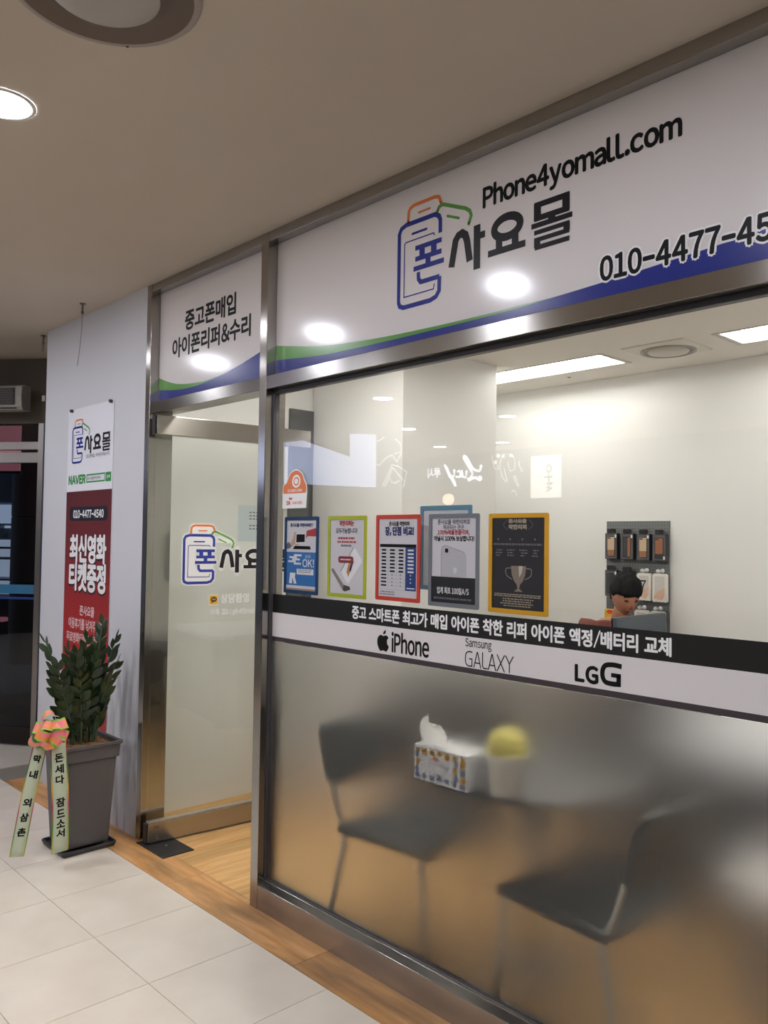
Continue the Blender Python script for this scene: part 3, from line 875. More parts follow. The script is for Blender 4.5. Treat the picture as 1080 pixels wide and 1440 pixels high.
G_(t, A, 'grey_phone', [[(.04, .32), (.09, .34), (.42, .12), (.60, .10), (.62, .06), (.46, .03), (.40, .04), (.05, .30)]], M('ink_phone_grey', '#8f857c', .4), .0024)
G_(t, A, 'phone_edge', [[(.42, .12), (.60, .10), (.62, .06), (.46, .03), (.40, .05)]], M('ink_phone_dark', '#4a4440', .4), .0026)
mb = MB(); p, q = A(.25, .415), A(.70, .505); rrect(mb, PF, p[0], p[1], q[0], q[1], .010, .0028); mb.build('red_pill', M('ink_dark_red', '#8e2d35', .4), t)
Q_(t, A, 'pill_print', lines([.452], .31, .64, .018, 8, .01), PAPERW, .0031)

t, A = sheet('framed_poster', .670, .891, 1.285, 1.587, '#d2432f', 'red framed poster with a price comparison table')
T_(t, A, 'title', '폰사요몰 착한리퍼', .27, .905, .79, .965, INK, .0005); T_(t, A, 'headline', '장, 단점 비교!', .17, .785, .90, .895, NAVY, .0017)
Q_(t, A, 'table_head', [(.03, .635, .97, .675)], INK, .0020); Q_(t, A, 'blue_column', [(.70, .09, .97, .635)], M('ink_column_blue', '#23407f', .5), .0020)
Q_(t, A, 'table_rules', [(.03, b, .70, b + .003) for b in [.09 + .0454 * k for k in range(12)]] + [(.25, .09, .253, .635), (.475, .09, .478, .635)], M('ink_rule', '#aaa9b0', .6))
cells = []
for k in range(7):
    b = .60 - .0454 * k; cells += [(.08, b - .012, .20, b + .010), (.30, b - .012, .43, b + .010), (.53, b - .012, .65, b + .010)]
for k in range(7, 11):
    b = .60 - .0454 * k; cells += [(.07, b - .012, .21, b + .008), (.35, b - .006, .37, b + .008), (.57, b - .006, .59, b + .008)]
Q_(t, A, 'table_cells', cells, INK, .0026)
Q_(t, A, 'blue_cells', [(.76, .60 - .0454 * k - .012, .91, .60 - .0454 * k + .010) for k in range(7)] + [(.82, .60 - .0454 * k - .006, .85, .60 - .0454 * k + .008) for k in range(7, 10)] + [(.74, .115, .94, .128)], PAPERW, .0026)
Q_(t, A, 'small_print', lines([.055, .025], .04, .45, .012, 9, .04), MIDG, .0026)

BF = Frame((0, .1000, 0), (1, 0, 0), (0, 0, 1), (0, -1, 0))
t = empty('framed_poster', (1.01, .1, 1.33), 'teal edged frame seen from its white back, behind the grey poster', 'poster', 'coloured frames on the shop window')
panel('frame', BF, .851, 1.330, 1.085, 1.617, .004, M('frame_teal', '#5f8fa3', .4), t, .005, hole=(.866, 1.345, 1.070, 1.602, .003))
panel('backing', BF, .864, 1.343, 1.072, 1.604, .0018, M('back_card', '#c9d0d2', .6), t)

t, A = sheet('framed_poster', .931, 1.151, 1.281, 1.587, '#7c8087', 'grey framed poster of a phone above a black strip')
T_(t, A, 'line_one', '폰사요몰 착한리퍼로', .13, .925, .87, .985, MIDG, .0005); T_(t, A, 'line_two', '제공되는 폰은', .26, .865, .74, .920, MIDG, .0003)
T_(t, A, 'line_three', '100%애플정품이며,', .13, .800, .86, .860, RED, .0005); T_(t, A, 'line_four', '아닐시 100% 보상합니다!', .05, .728, .96, .790, INK, .0006)
Q_(t, A, 'black_strip', [(0, .0, 1, .305)], M('ink_strip', '#1b1c20', .5), .0020)
mb = MB(); pts = [A(a, b) for a, b in [(.22, .31), (.22, .60), (.24, .655), (.29, .672), (.36, .670), (.74, .60), (.79, .57), (.79, .31)]]
mb.add([PF(*p, .0023) for p in pts], [tuple(range(len(pts)))]); mb.build('phone_back', M('ink_silver', '#c3c2c8', .4), t)
mb = MB(); stroke(mb, PF, pts[:6], .0012, .0026); mb.build('phone_outline', MIDG, t)
mb = MB(); p = A(.385, .605); q = A(.31, .64); rrect(mb, PF, q[0], p[1] - .004, p[0], q[1], .004, .0028); mb.build('phone_camera', INK, t)
mb = MB(); p = A(.545, .385); disc(mb, PF, p[0], p[1], .008, .010, .0026, 16); mb.build('fruit_mark', M('ink_pale', '#dcdbe0', .4), t)
T_(t, A, 'footer', '업계 최초 100일A/S', .13, .105, .85, .185, PAPERW, .0005); Q_(t, A, 'small_print', lines([.04], .05, .92, .022, 11, .02), MIDG, .0026)

t, A = sheet('framed_poster', 1.190, 1.415, 1.279, 1.585, '#e0a71c', 'yellow framed black poster with a trophy', paper='#232227')
GOLDI = M('ink_pale_gold', '#a79a86', .45)
T_(t, A, 'title', '폰사요몰', .32, .945, .66, .985, GOLDI, .0011); T_(t, A, 'subtitle', '착한리퍼', .32, .875, .66, .925, GOLDI, .0011)
for sgn in (-1, 1):
    mb = MB(); stroke(mb, PF, [A(.5 + sgn * (.30 - .06 * abs(k)), .925 + .035 * k) for k in (-1.6, -1, -.4, .4, 1, 1.6)], .0012, .0026)
    mb.build('laurel_mark', MIDG, t)
Q_(t, A, 'small_print', lines([.70], .02, .95, .02, 21, .0) + [(.10 + .235 * k, .755, .13 + .235 * k, .775) for k in range(4)] + [r for k in range(4) for r in lines([.64, .61, .58], .05 + .235 * k, .22 + .235 * k, .014, 30 + k, .06)], MIDG)
G_(t, A, 'trophy', [[(.37, .475), (.66, .475), (.645, .38), (.60, .31), (.55, .275), (.53, .23), (.60, .195), (.43, .195), (.50, .23), (.48, .275), (.43, .31), (.385, .38)]], M('ink_trophy', '#8d8072', .4))
for sgn in (-1, 1):
    mb = MB(); stroke(mb, PF, smooth([A(.515 + sgn * .14, .45), A(.515 + sgn * .24, .44), A(.515 + sgn * .23, .37), A(.515 + sgn * .13, .33)], 4), .003, .0024)
    mb.build('trophy_handle', M('ink_trophy', '#8d8072', .4), t)
G_(t, A, 'trophy_shine', [[(.52, .475), (.60, .475), (.58, .40), (.53, .35)]], M('ink_shine', '#cfc3b6', .4), .0026)
Q_(t, A, 'lower_print', lines([.155, .135], .04, .94, .012, 41, .02) + lines([.105, .08, .055, .03], .16, .80, .012, 42, .08), GOLDI)

# cloud-camera sticker
t = empty('cloud_sticker', (.19, .046, 1.62), 'orange cloud shaped camera sticker on the glass above the navy poster', 'sticker')
CF = Frame((0, .0468, 0), (1, 0, 0), (0, 0, 1), (0, -1, 0))
outl = smooth([(.118, 1.690), (.122, 1.712), (.140, 1.722), (.150, 1.738), (.170, 1.762), (.205, 1.772), (.240, 1.757), (.256, 1.730), (.268, 1.712), (.272, 1.690)], 4)
mb = MB(); pts = [(.114, 1.620)] + [(a + (a - .19) * .05, b + .004) for a, b in outl] + [(.272, 1.620)]
mb.add([CF(p[0], p[1], .0005) for p in pts], [tuple(range(len(pts)))]); mb.build('white_backing', WHITE, t)
mb = MB(); pts = [(.122, 1.680)] + outl + [(.266, 1.680)]
mb.add([CF(p[0], p[1], .0009) for p in pts], [tuple(range(len(pts)))]); mb.build('orange_cloud', ORANGE, t)
mb = MB(); disc(mb, CF, .206, 1.728, .028, .026, .0013); mb.build('lens_ring', WHITE, t)
mb = MB(); disc(mb, CF, .206, 1.728, .019, .018, .0016); mb.build('lens_middle', ORANGE, t)
mb = MB(); disc(mb, CF, .206, 1.728, .013, .012, .0019); mb.build('lens_centre', WHITE, t)
text('cloud_word', CF, 'CLOUD CAM', .150, 1.686, .242, 1.697, WHITE, t, .0004, d=.0013)
text('brand_word', CF, 'SK', .142, 1.634, .170, 1.650, M('ink_brand_red', '#c0392b', .4), t, .0008, d=.0010)
text('brand_line', CF, '브로드밴드', .182, 1.636, .248, 1.648, ORANGE, t, .0003, d=.0010)
mb = MB(); mb.add([CF(*p, .0010) for p in [(.158, 1.654), (.162, 1.668), (.170, 1.660), (.182, 1.664), (.178, 1.654), (.170, 1.656)]], [(0, 1, 2, 3, 4, 5)]); mb.build('wing_mark', M('ink_brand_red', '#c0392b', .4), t)

# ---------------------------------------------------------------- decals on the open door
t = empty('door_logo_sticker', tuple(D0 + DV * .4 + Vector((0, 0, 1.26))), 'blue phone shop logo stuck on the open glass door', 'sticker')
logo(DF, .152, 1.258, .835, t, d=.0010, outline=.006)
t = empty('chat_sticker', tuple(D0 + DV * .4 + Vector((0, 0, 1.12))), 'yellow chat icon with white lettering low on the open glass door', 'sticker')
panel('icon_plate', DF, .303, 1.150, .358, 1.205, .0005, M('icon_rim', '#e9e2c8', .4), t, .006)
panel('icon_square', DF, .308, 1.155, .353, 1.200, .0009, M('icon_yellow', '#e2b23a', .4), t, .005)
mb = MB(); disc(mb, DF, .331, 1.180, .018, .0135, .0013); mb.add([DF(.320, 1.172, .0013), DF(.330, 1.168, .0013), DF(.318, 1.158, .0013)], [(0, 1, 2)]); mb.build('speech_bubble', M('icon_brown', '#3a2c25', .4), t)
text('icon_word', DF, 'TALK', .320, 1.176, .342, 1.184, M('icon_yellow', '#e2b23a', .4), t, .0003, d=.0017)
text('upper_line', DF, '상담환영', .370, 1.160, .535, 1.205, WHITE, t, .0014, d=.0008)
text('lower_line', DF, '카톡 ID : ph45mall', .312, 1.092, .585, 1.130, WHITE, t, .0010, d=.0008)

# paper notice on the inner wall
t = empty('paper_notice', (-1.2445, .85, 1.47), 'pale blue paper notice on the wall behind the glass door', 'notice')
NF = Frame((-1.2448, 0, 0), (0, 1, 0), (0, 0, 1), (1, 0, 0))
panel('sheet', NF, .722, 1.478, .935, 1.690, .0006, M('notice_paper', '#d5e0e6', .6), t)
for v, k in ((1.645, 4), (1.625, 4), (1.607, 5), (1.567, 4), (1.548, 5)):
    mb = MB()
    for i in range(k): quad(mb, NF, .80 + i * .024, v, .80 + i * .024 + .016, v + .008, .001)
    mb.build('print_line', MIDG, t)

# ---------------------------------------------------------------- banner on the white wall
t = empty('wall_banner', (-1.65, -.004, .43), 'tall white and red shop banner hung on the white wall', 'banner')
WF = Frame((0, -.0008, 0), (1, 0, 0), (0, 0, 1), (0, -1, 0))
panel('banner_sheet', WF, -1.952, .430, -1.352, 2.232, .003, M('banner_white', '#e9e9f0', .35), t)
BN = Frame((0, -.0038, 0), (1, 0, 0), (0, 0, 1), (0, -1, 0))
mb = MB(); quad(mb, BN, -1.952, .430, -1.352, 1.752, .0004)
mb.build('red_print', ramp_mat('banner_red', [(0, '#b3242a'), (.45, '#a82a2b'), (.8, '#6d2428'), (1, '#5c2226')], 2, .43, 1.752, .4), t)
logo(BN, -1.892, 1.912, .695, t, d=.0006, sv=.70)
text('tagline', BN, '중고폰매입, 아이폰리퍼&수리', -1.690, 1.935, -1.395, 1.957, GREYINK, t, .0004, d=.0006)
GRN = M('portal_green', '#2e9140', .4)
text('portal_word', BN, 'NAVER', -1.925, 1.797, -1.695, 1.843, GRN, t, .0042, d=.0006, gap=.12)
mb = MB(); stroke(mb, BN, [(-1.676, 1.800), (-1.444, 1.800), (-1.444, 1.840), (-1.676, 1.840)], .008, .0006, closed=True); quad(mb, BN, -1.433, 1.794, -1.366, 1.845, .0006); mb.build('search_box', GRN, t)
text('search_text', BN, '폰사요몰착한리퍼', -1.665, 1.811, -1.500, 1.829, GREYINK, t, .0004, d=.0008)
text('button_text', BN, '검색', -1.418, 1.811, -1.382, 1.829, WHITE, t, .0004, d=.0010)
mb = MB(); rrect(mb, BN, -1.900, 1.583, -1.395, 1.662, .030, .0008); mb.build('number_pill', M('pill_dark', '#1c1f2b', .4), t)
text('phone_number', BN, '010-4477-4540', -1.845, 1.600, -1.447, 1.643, WHITE, t, .0018, d=.0012, gap=.10)
for nm, s, a, b in (('headline', '최신영화', 1.350, 1.500), ('headline', '티켓증정', 1.190, 1.340)):
    text('headline_shadow', BN, s, -1.878, a - .006, -1.405, b - .004, M('pill_dark', '#1c1f2b', .4), t, .0120, d=.0008)
    text(nm, BN, s, -1.880, a, -1.407, b, WHITE, t, .0068, d=.0012)
PINKW = M('banner_small_print', '#e3c3c3', .4)
text('small_line', BN, '폰사요몰', -1.725, 1.050, -1.535, 1.105, PINKW, t, .0016, d=.0008)
text('small_line', BN, '이용후기를 남겨주시면', -1.875, .970, -1.425, 1.030, PINKW, t, .0014, d=.0008)
text('small_line', BN, '무료영화티켓을 드립니다', -1.900, .890, -1.400, .948, PINKW, t, .0014, d=.0008)
for x in (-1.893, -1.376):
    mb = MB().cyl((x, -.0200, 2.2245), .0095, .016, 14, axis=1); mb.build('screw_cap', M('cap_dark', '#35333a', .4), t)

# ---------------------------------------------------------------- hall ceiling: downlights, diffuser, hooks
LENS = M('lamp_lens', '#ffffff', .5, emit=('#f1f4ff', HALL_LAMP))
TRIM = M('lamp_trim', '#dcdad6', .35)
def downlight(x, y, label, group='round hall downlights'):
    t = empty('ceiling_downlight', (x, y, Z), label, 'downlight', group)
    MB().lathe((x, y, Z), [(.094, -.0005), (.094, -.003), (.086, -.006), (.0815, -.004)], 28).build('trim_ring', TRIM, t)
    MB().cyl((x, y, Z - .0045), .081, .0035, 28, smooth=False).build('lens', LENS, t)
    return t
downlight(.322, -1.148, 'round glowing hall downlight at the left edge of the picture')
downlight(-1.08, -1.12, 'hall downlight mirrored in the main sign near its lower left')
downlight(-2.34, -1.08, 'hall downlight mirrored in the small sign above the door')
downlight(1.76, -1.12, 'hall downlight above the right part of the shop window')
SEEN = {(-2.53, -2.97): 'hall downlight whose oval is mirrored highest in the window, left of the column edge',
        (-3.80, -4.57): 'hall downlight whose oval is mirrored just right of the column edge',
        (-2.36, -4.55): 'hall downlight mirrored at the left end of the shop back wall, upper of two',
        (-3.80, -6.27): 'hall downlight mirrored at the left end of the shop back wall, lower of two',
        (-4.74, -6.11): 'hall downlight mirrored faintly straight above the glowing script sign'}
for x, y in list(SEEN) + [(-1.05, -2.97), (1.85, -2.97), (3.2, -2.97), (3.2, -1.12), (.45, -4.55), (1.9, -4.55)]:
    downlight(x, y, SEEN[(x, y)] if (x, y) in SEEN else 'round hall downlight out of the picture behind the viewer', 'far hall downlights' if (x, y) in SEEN else 'hall downlights behind the viewer')

t = empty('ceiling_diffuser', (VC[0], VC[1], Z), 'big round air diffuser in the hall ceiling at the top left', 'air vent')
DIFF = M('diffuser_paint', '#9a9088', .5)
MB().lathe((VC[0], VC[1], Z), [(.222, -.0005), (.222, -.008), (.216, -.013), (.206, -.014), (.203, -.012)], 48).build('outer_ring', DIFF, t)
MB().lathe((VC[0], VC[1], Z), [(.2035, -.0125), (.170, -.004), (.146, -.002), (.134, -.008), (.124, -.018)], 48).build('inner_cone', M('diffuser_cone', '#64564b', .5), t)
MB().lathe((VC[0], VC[1], Z), [(.126, -.017), (.120, -.022), (.06, -.026), (.0005, -.027)], 40).build('centre_disc', M('diffuser_disc', '#a9a39b', .5), t)
for a in (20, 140, 260):
    MB().cyl((VC[0] + .211 * math.cos(math.radians(a)), VC[1] + .211 * math.sin(math.radians(a)), Z - .0150), .004, .002, 8).build('screw', DARKSTEEL, t)

def hook(x, y, wire, label):
    t = empty('ceiling_hook', (x, y, Z), label, 'hook', 'wire hooks in the hall ceiling')
    HK = M('hook_metal', (.22, .21, .2), .4, 1)
    MB().cyl((x, y, Z - .006), .016, .0055, 14).build('flange', HK, t)
    MB().cyl((x, y, Z - .045), .005, .039, 10).cyl((x, y, Z - .058), .008, .014, 10).build('stem', HK, t)
    if wire:
        MB().tube([(x, y, Z - .05), (x - .002, y, Z - .12), (x - .018, y, Z - .22), (x - .045, y, Z - .325), (x - .054, y, Z - .337)], .0016, 6).build('wire', HK, t)
    else:
        MB().tube([(x, y, Z - .05), (x + .003, y, Z - .08), (x - .002, y, Z - .105)], .004, 6).build('wire', HK, t)
hook(-1.551, -.106, True, 'ceiling hook with a long thin wire hanging before the white wall')
hook(-2.44, .018, False, 'short ceiling hook beside the left edge of the white wall')

# ---------------------------------------------------------------- shop ceiling fixtures
TUBE2 = M('front_tube_light', '#ffffff', .5, emit=('#fdfbf5', FRONT_LAMP))
TUBE = M('tube_light', '#ffffff', .5, emit=('#fdfbf5', SHOP_LAMP))
REFL = M('fixture_white', '#f2f0ea', .35)
def fixture(x0, x1, label, fy=None):
    y0, y1 = fy or FY
    t = empty('ceiling_light', ((x0 + x1) / 2, (y0 + y1) / 2, 2.6), label, 'ceiling light', 'long recessed shop lights')
    e = .001
    mb = MB()
    zt = 2.688
    mb.box(x0 + e, x1 - e, y0 + e, y1 - e, zt - .004, zt)
    mb.box(x0 + e, x0 + .02, y0 + e, y1 - e, 2.598, zt - .004); mb.box(x1 - .02, x1 - e, y0 + e, y1 - e, 2.598, zt - .004)
    mb.box(x0 + .02, x1 - .02, y0 + e, y0 + .012, 2.598, zt - .004); mb.box(x0 + .02, x1 - .02, y1 - .012, y1 - e, 2.598, zt - .004)
    mb.build('housing', REFL, t)
    panel('rim', Frame((0, 0, 2.5999), (1, 0, 0), (0, 1, 0), (0, 0, -1)), x0 - .012, y0 - .012, x1 + .012, y1 + .012, .004, M('rim_grey', '#b9b6b0', .4), t, hole=(x0 + .006, y0 + .006, x1 - .006, y1 - .006))
    for y in (y0 + .10, y1 - .10):
        MB().cyl((x0 + .05, y, 2.635), .014, x1 - x0 - .10, 14, axis=0).build('tube', TUBE2 if fy else TUBE, t)
        for xx in (x0 + .021, x1 - .049): MB().cyl((xx, y, 2.635), .012, .028, 12, axis=0).build('socket', M('socket_white', '#e9e7e2', .5), t)
    return t
fixture(*FX[0], 'long recessed tube light on the shop ceiling left of the air vent')
fixture(*FX[1], 'long recessed tube light on the shop ceiling at the right picture edge')
fixture(*FX2[0], 'long recessed tube light near the shop door, hidden above the steel rail', FY2)
fixture(*FX2[1], 'long recessed tube light over the round table, hidden above the steel rail', FY2)
t = empty('ceiling_vent', (.566, 2.37, 2.6), 'square ceiling vent with a round grey opening inside the shop', 'air vent')
PV = Frame((0, 0, 2.5999), (1, 0, 0), (0, 1, 0), (0, 0, -1))
panel('plate', PV, .382, 2.190, .752, 2.545, .008, M('vent_plate', '#d9d5cb', .6), t, .004)
cx, cy = .560, 2.40
MB().lathe((cx, cy, 2.5919), [(.152, -.0002), (.152, -.006), (.146, -.008), (.142, -.003), (.138, -.0006)], 40).build('ring', M('vent_ring', '#a09c94', .5), t)
MB().lathe((cx, cy, 2.5919), [(.139, -.0008), (.118, -.0012), (.112, -.0016)], 40).build('dark_gap', M('vent_gap', '#77746f', .6), t)
MB().lathe((cx, cy, 2.5919), [(.114, -.0016), (.108, -.010), (.06, -.016), (.0005, -.018)], 40).build('centre_disc', M('vent_disc', '#c5c1b8', .5), t)
t = box('ceiling_sensor', (-.302, -.276, 2.668, 2.684, 2.594, 2.5998), M('sensor_grey', '#b3aea6', .5), None, .002); prop(t, 'tiny grey sensor on the shop ceiling beside the left tube light', 'sensor')
MB().cyl((-.289, 2.676, 2.592), .004, .002, 10).build('sensor_eye', DARKSTEEL, t)

# ---------------------------------------------------------------- pegboard with phone cases
t = empty('pegboard', (.09, 2.899, .93), 'grey perforated pegboard on the back wall of the shop', 'pegboard')
PB = Frame((0, 2.8995, 0), (1, 0, 0), (0, 0, 1), (0, -1, 0))
panel('board', PB, -.132, .930, .313, 1.640, .012, M('pegboard_grey', '#6a6d6d', .5), t)
mb = MB()
for i in range(22):
    for j in range(35):
        disc(mb, PB, -.122 + i * .0202, .945 + j * .0202, .0032, .0032, .0124, 6)
o = mb.build('holes', M('hole_dark', '#33373a', .7), t); o['kind'] = 'stuff'
PY = 2.8995 - .0125
def case_box(x, z, label, win, inner, w=.088, h=.168, dep=.036, kind='box'):
    """a hanging retail box: carton, window, phone case, hang tab, on its own hook"""
    y1 = PY - .012; y0 = y1 - dep
    t = empty('phone_case_box' if kind == 'box' else 'phone_case_pack', (x, y1, z), label, 'phone case', 'phone cases hanging on the pegboard')
    F = Frame((x, y0, z), (1, 0, 0), (0, 0, 1), (0, -1, 0))
    MB().tube([(x, PY + .004, z + h + .022), (x, y0 - .012, z + h + .024), (x, y0 - .018, z + h + .034)], .0022, 6).build('hook', M('hook_chrome', (.7, .7, .7), .2, 1), t)
    if kind == 'box':
        MB().box(x - w / 2, x + w / 2, y0, y1, z, z + h).build('carton', M('carton_black', '#16171b', .4), t, .001)
        panel('hang_tab', Frame((x, y0 + .01, z), (1, 0, 0), (0, 0, 1), (0, -1, 0)), -.028, h, .028, h + .030, .012, M('carton_black', '#16171b', .4), t, .008)
        panel('front_card', F, -w / 2 + .002, .003, w / 2 - .002, h - .003, .0008, M('card_grey', '#4d4f53', .45), t)
        panel('window', F, -w / 2 + .015, .016, w / 2 - .015, h - .020, .0016, M('window_dark', '#26282c', .25), t, .006)
        for k, (a0, b0, a1, b1, col) in enumerate(inner):
            panel('case_back', F, -w / 2 + .019 + a0 * (w - .038), .020 + b0 * (h - .044), -w / 2 + .019 + a1 * (w - .038), .020 + b1 * (h - .044), .0026, M('case_' + col, col, .5), t)
        panel('camera_cutout', F, -w / 2 + .021, h - .036, -w / 2 + .042, h - .027, .0034, M('hole_dark', '#33373a', .7), t, .002)
        panel('price_tag', F, w / 2 - .016, win, w / 2 - .004, win + .020, .0022, M('tag_white', '#dfe2e2', .5), t)
    else:
        mb = MB()
        n = 26; out = []
        pts = rrect_pts(-w / 2, 0, w / 2, h, .010, 3)
        bot = [(-w / 2 + w * i / 12, .004 * math.cos(math.pi * i / 1.5)) for i in range(13)]
        out = bot + [(w / 2, h - .01), (w / 2 - .01, h), (-w / 2 + .01, h), (-w / 2, h - .01)]
        k = len(out)
        mb.add([F(a, b, 0) for a, b in out] + [F(a, b, -.020) for a, b in out], [tuple(range(k)), tuple(range(2 * k - 1, k - 1, -1))] + [(i, k + i, k + (i + 1) % k, (i + 1) % k) for i in range(k)])
        mb.build('card', M('pack_white', '#e9e4dc', .35), t)
        panel('clear_window', F, -w / 2 + .016, .030, w / 2 - .016, h - .016, .0015, M('pack_grey', '#cfccc6', .25), t, .006)
        mb = MB(); mb.add([F(a, b, .0020) for a, b in [(-w / 2 + .010, .020), (w / 2 - .030, .012), (w / 2 - .010, .050), (w / 2 - .012, h * .50), (0, h * .42), (-w / 2 + .012, h * .22)]], [(0, 1, 2, 3, 4, 5)]); mb.build('hand_print', M('pack_skin', '#d9b49c', .5), t)
        if win:
            text('seven', F, '7', -.026, .052, .016, h - .045, INK, t, .0006, d=.0028)
        panel('price_strip', F, w / 2 - .014, .012, w / 2 - .004, h * .45, .0026, M('tag_white', '#dfe2e2', .5), t)
        MB().ball((x - .010, y0 + .004, z + h + .014), (.020, .008, .014), 12, 8).ball((x + .018, y0 + .004, z + h + .018), (.014, .008, .014), 12, 8).build('hang_tab', M('tab_clear', '#cfd2d2', .15), t)
    return t
TAN = '#c3a98c'; BRN = '#8a6243'; BRK = '#8d5a3e'; DKC = '#2b2d31'
Z1 = 1.392
case_box(-.070, Z1, 'black boxed phone case in tan and brown, top left on the pegboard', .140, [(0, 0, 1, .32, BRN), (0, .32, 1, 1, TAN)])
case_box(.046, Z1 - .002, 'black boxed dark phone case with a brown edge, second in the top row', .140, [(0, 0, .62, 1, DKC), (.62, 0, 1, 1, BRK)])
case_box(.160, Z1 - .004, 'black boxed phone case in tan and brown, third in the top row', .140, [(0, 0, 1, .32, BRN), (0, .32, 1, 1, TAN)])
case_box(.270, Z1 - .006, 'black boxed chestnut brown phone case, top right on the pegboard', .010, [(0, 0, 1, .2, DKC), (0, .2, 1, 1, BRK)])
Z2 = 1.150
case_box(-.070, Z2, 'black boxed black phone case above the shoulder of the seated person', .140, [(0, 0, 1, 1, DKC)])
case_box(.044, Z2 - .004, 'black boxed black phone case half hidden behind the dark hair', .140, [(0, 0, 1, 1, DKC)])
case_box(.166, Z2 - .014, 'white phone case pack marked with a 7', True, None, w=.098, h=.172, kind='pack')
case_box(.274, Z2 - .018, 'white phone case pack with a blank window, right end of its row', False, None, w=.098, h=.176, kind='pack')
case_box(.150, .905, 'white phone case pack in the lowest row behind the monitor', False, None, w=.098, h=.168, kind='pack')
case_box(.258, .905, 'white phone case pack in the lowest row at the board edge', False, None, w=.098, h=.168, kind='pack')
t = empty('yellow_pack', (-.085, 2.87, 1.00), 'small yellow and red pack hanging low on the pegboard', 'pack')
MB().box(-.128, -.055, 2.855, 2.875, .99, 1.062).build('pouch', M('pouch_yellow', '#d9b02c', .4), t, .006)
F = Frame((0, 2.855, 0), (1, 0, 0), (0, 0, 1), (0, -1, 0))
mb = MB(); disc(mb, F, -.085, 1.045, .024, .014, .001); mb.build('red_print', M('pouch_red', '#c8452a', .4), t)

# ---------------------------------------------------------------- desk, monitor, person
DESKZ = .73
t = empty('desk', (.85, 1.8, 0), 'dark grey desk carrying the monitor behind the window band', 'desk')
DW = M('desk_white', '#f4f6fb', .35); DG = M('desk_grey', '#454545', .5)
MB().box(.52, 1.17, 1.30, 2.28, DESKZ - .03, DESKZ).build('desk_top', DG, t, .003)
box('front_panel', (.54, 1.15, 1.34, 1.36, .06, DESKZ - .031), DG, t)
box('side_panel', (1.13, 1.15, 1.361, 2.26, .001, DESKZ - .031), DG, t); box('side_panel', (.54, .56, 1.361, 2.26, .001, DESKZ - .031), DG, t)
t = empty('side_table', (1.65, 1.7, 0), 'white topped side table glowing at the right edge behind the frosted glass', 'table')
MB().box(1.18, 2.20, 1.12, 2.28, DESKZ - .03, DESKZ).build('table_top', DW, t, .003)
box('front_panel', (1.20, 2.18, 1.16, 1.18, .06, DESKZ - .031), DG, t)
box('side_panel', (2.16, 2.18, 1.181, 2.26, .001, DESKZ - .031), DG, t); box('side_panel', (1.20, 1.22, 1.181, 2.26, .001, DESKZ - .031), DG, t)
t = empty('low_cabinet', (0, 1.5, 0), 'dark low cabinet before the white column, dim behind the frosted glass', 'cabinet')
CBD = M('cabinet_dark', '#383735', .5)
box('body', (-.42, .44, 1.16, 1.255, .06, .80), CBD, t); box('top', (-.425, .445, 1.14, 1.258, .8005, .825), CBD, t, .003); box('plinth', (-.40, .42, 1.18, 1.25, .001, .0595), DARKSTEEL, t)
for i in range(2):
    d_ = box('cabinet_door', (-.415 + i * .43, .005 + i * .43, 1.142, 1.1595, .07, .79), CBD, t, .002)
    box('knob', (-.03 + i * .07, -.01 + i * .07, 1.130, 1.1415, .55, .57), STEEL, d_)
t = empty('monitor', (.72, 1.9, DESKZ), 'dark blue grey computer monitor seen from behind on the desk', 'monitor')
Rm = Matrix.Translation((.70, 1.893, .99)) @ Matrix.Rotation(math.radians(-6), 4, 'Y') @ Matrix.Translation((0, 0, -.99))
MBK = M('monitor_back', '#3c4650', .35)
MB().box(-.022, .0, -.248, .248, .845, 1.135).build('screen_housing', MBK, t, .006, xf=Rm)
MB().box(-.030, -.0225, -.244, .244, .850, 1.130).build('screen', M('screen_black', '#0c0d0f', .2), t, 0, xf=Rm)
MB().box(.0005, .035, -.12, .12, .90, 1.05).build('rear_cover', MBK, t, .01, xf=Rm)
MB().box(.018, .040, -.03, .03, .73, .93).build('stand', BLACK, t, .004, xf=Matrix.Translation((.70, 1.893, 0)))
MB().cyl((.73, 1.893, DESKZ + .001), .075, .012, 28).build('foot', BLACK, t)
t = empty('desk_speaker', (.82, 2.05, DESKZ), 'rounded black object on the desk right of the monitor', 'speaker')
MB().lathe((.825, 2.045, DESKZ + .001), [(.0005, 0), (.060, 0), (.066, .02), (.068, .20), (.060, .265), (.040, .295), (.0005, .305)], 28).build('body', BLACK, t)
MB().lathe((.825, 2.045, DESKZ + .15), [(.0683, 0), (.0688, .008), (.0683, .016)], 28).build('ring', DARKSTEEL, t)
t = empty('keyboard', (.60, 1.95, DESKZ), 'black keyboard on the desk before the seated person', 'keyboard')
box('key_tray', (.535, .645, 1.72, 2.10, DESKZ + .001, DESKZ + .016), BLACK, t, .003)
mb = MB()
for i in range(5):
    for j in range(16): mb.box(.540 + i * .0202, .557 + i * .0202, 1.728 + j * .0228, 1.746 + j * .0228, DESKZ + .0165, DESKZ + .021)
mb.build('keys', M('key_grey', '#2c2d30', .5), t)

person = empty('person', (.06, 2.52, 0), 'person in a brick red sweater bent over the desk behind the monitor', 'person')
SKINM = M('skin', '#b17c63', .5)
skin_body('body', BODY_ME, SKINM, person)
skin_body('sweater', SWEAT_ME, M('sweater_red', '#65352e', .85, bump=(300, .4)), person)
skin_body('trousers', TROUS_ME, M('trousers_dark', '#2a2d36', .8), person)
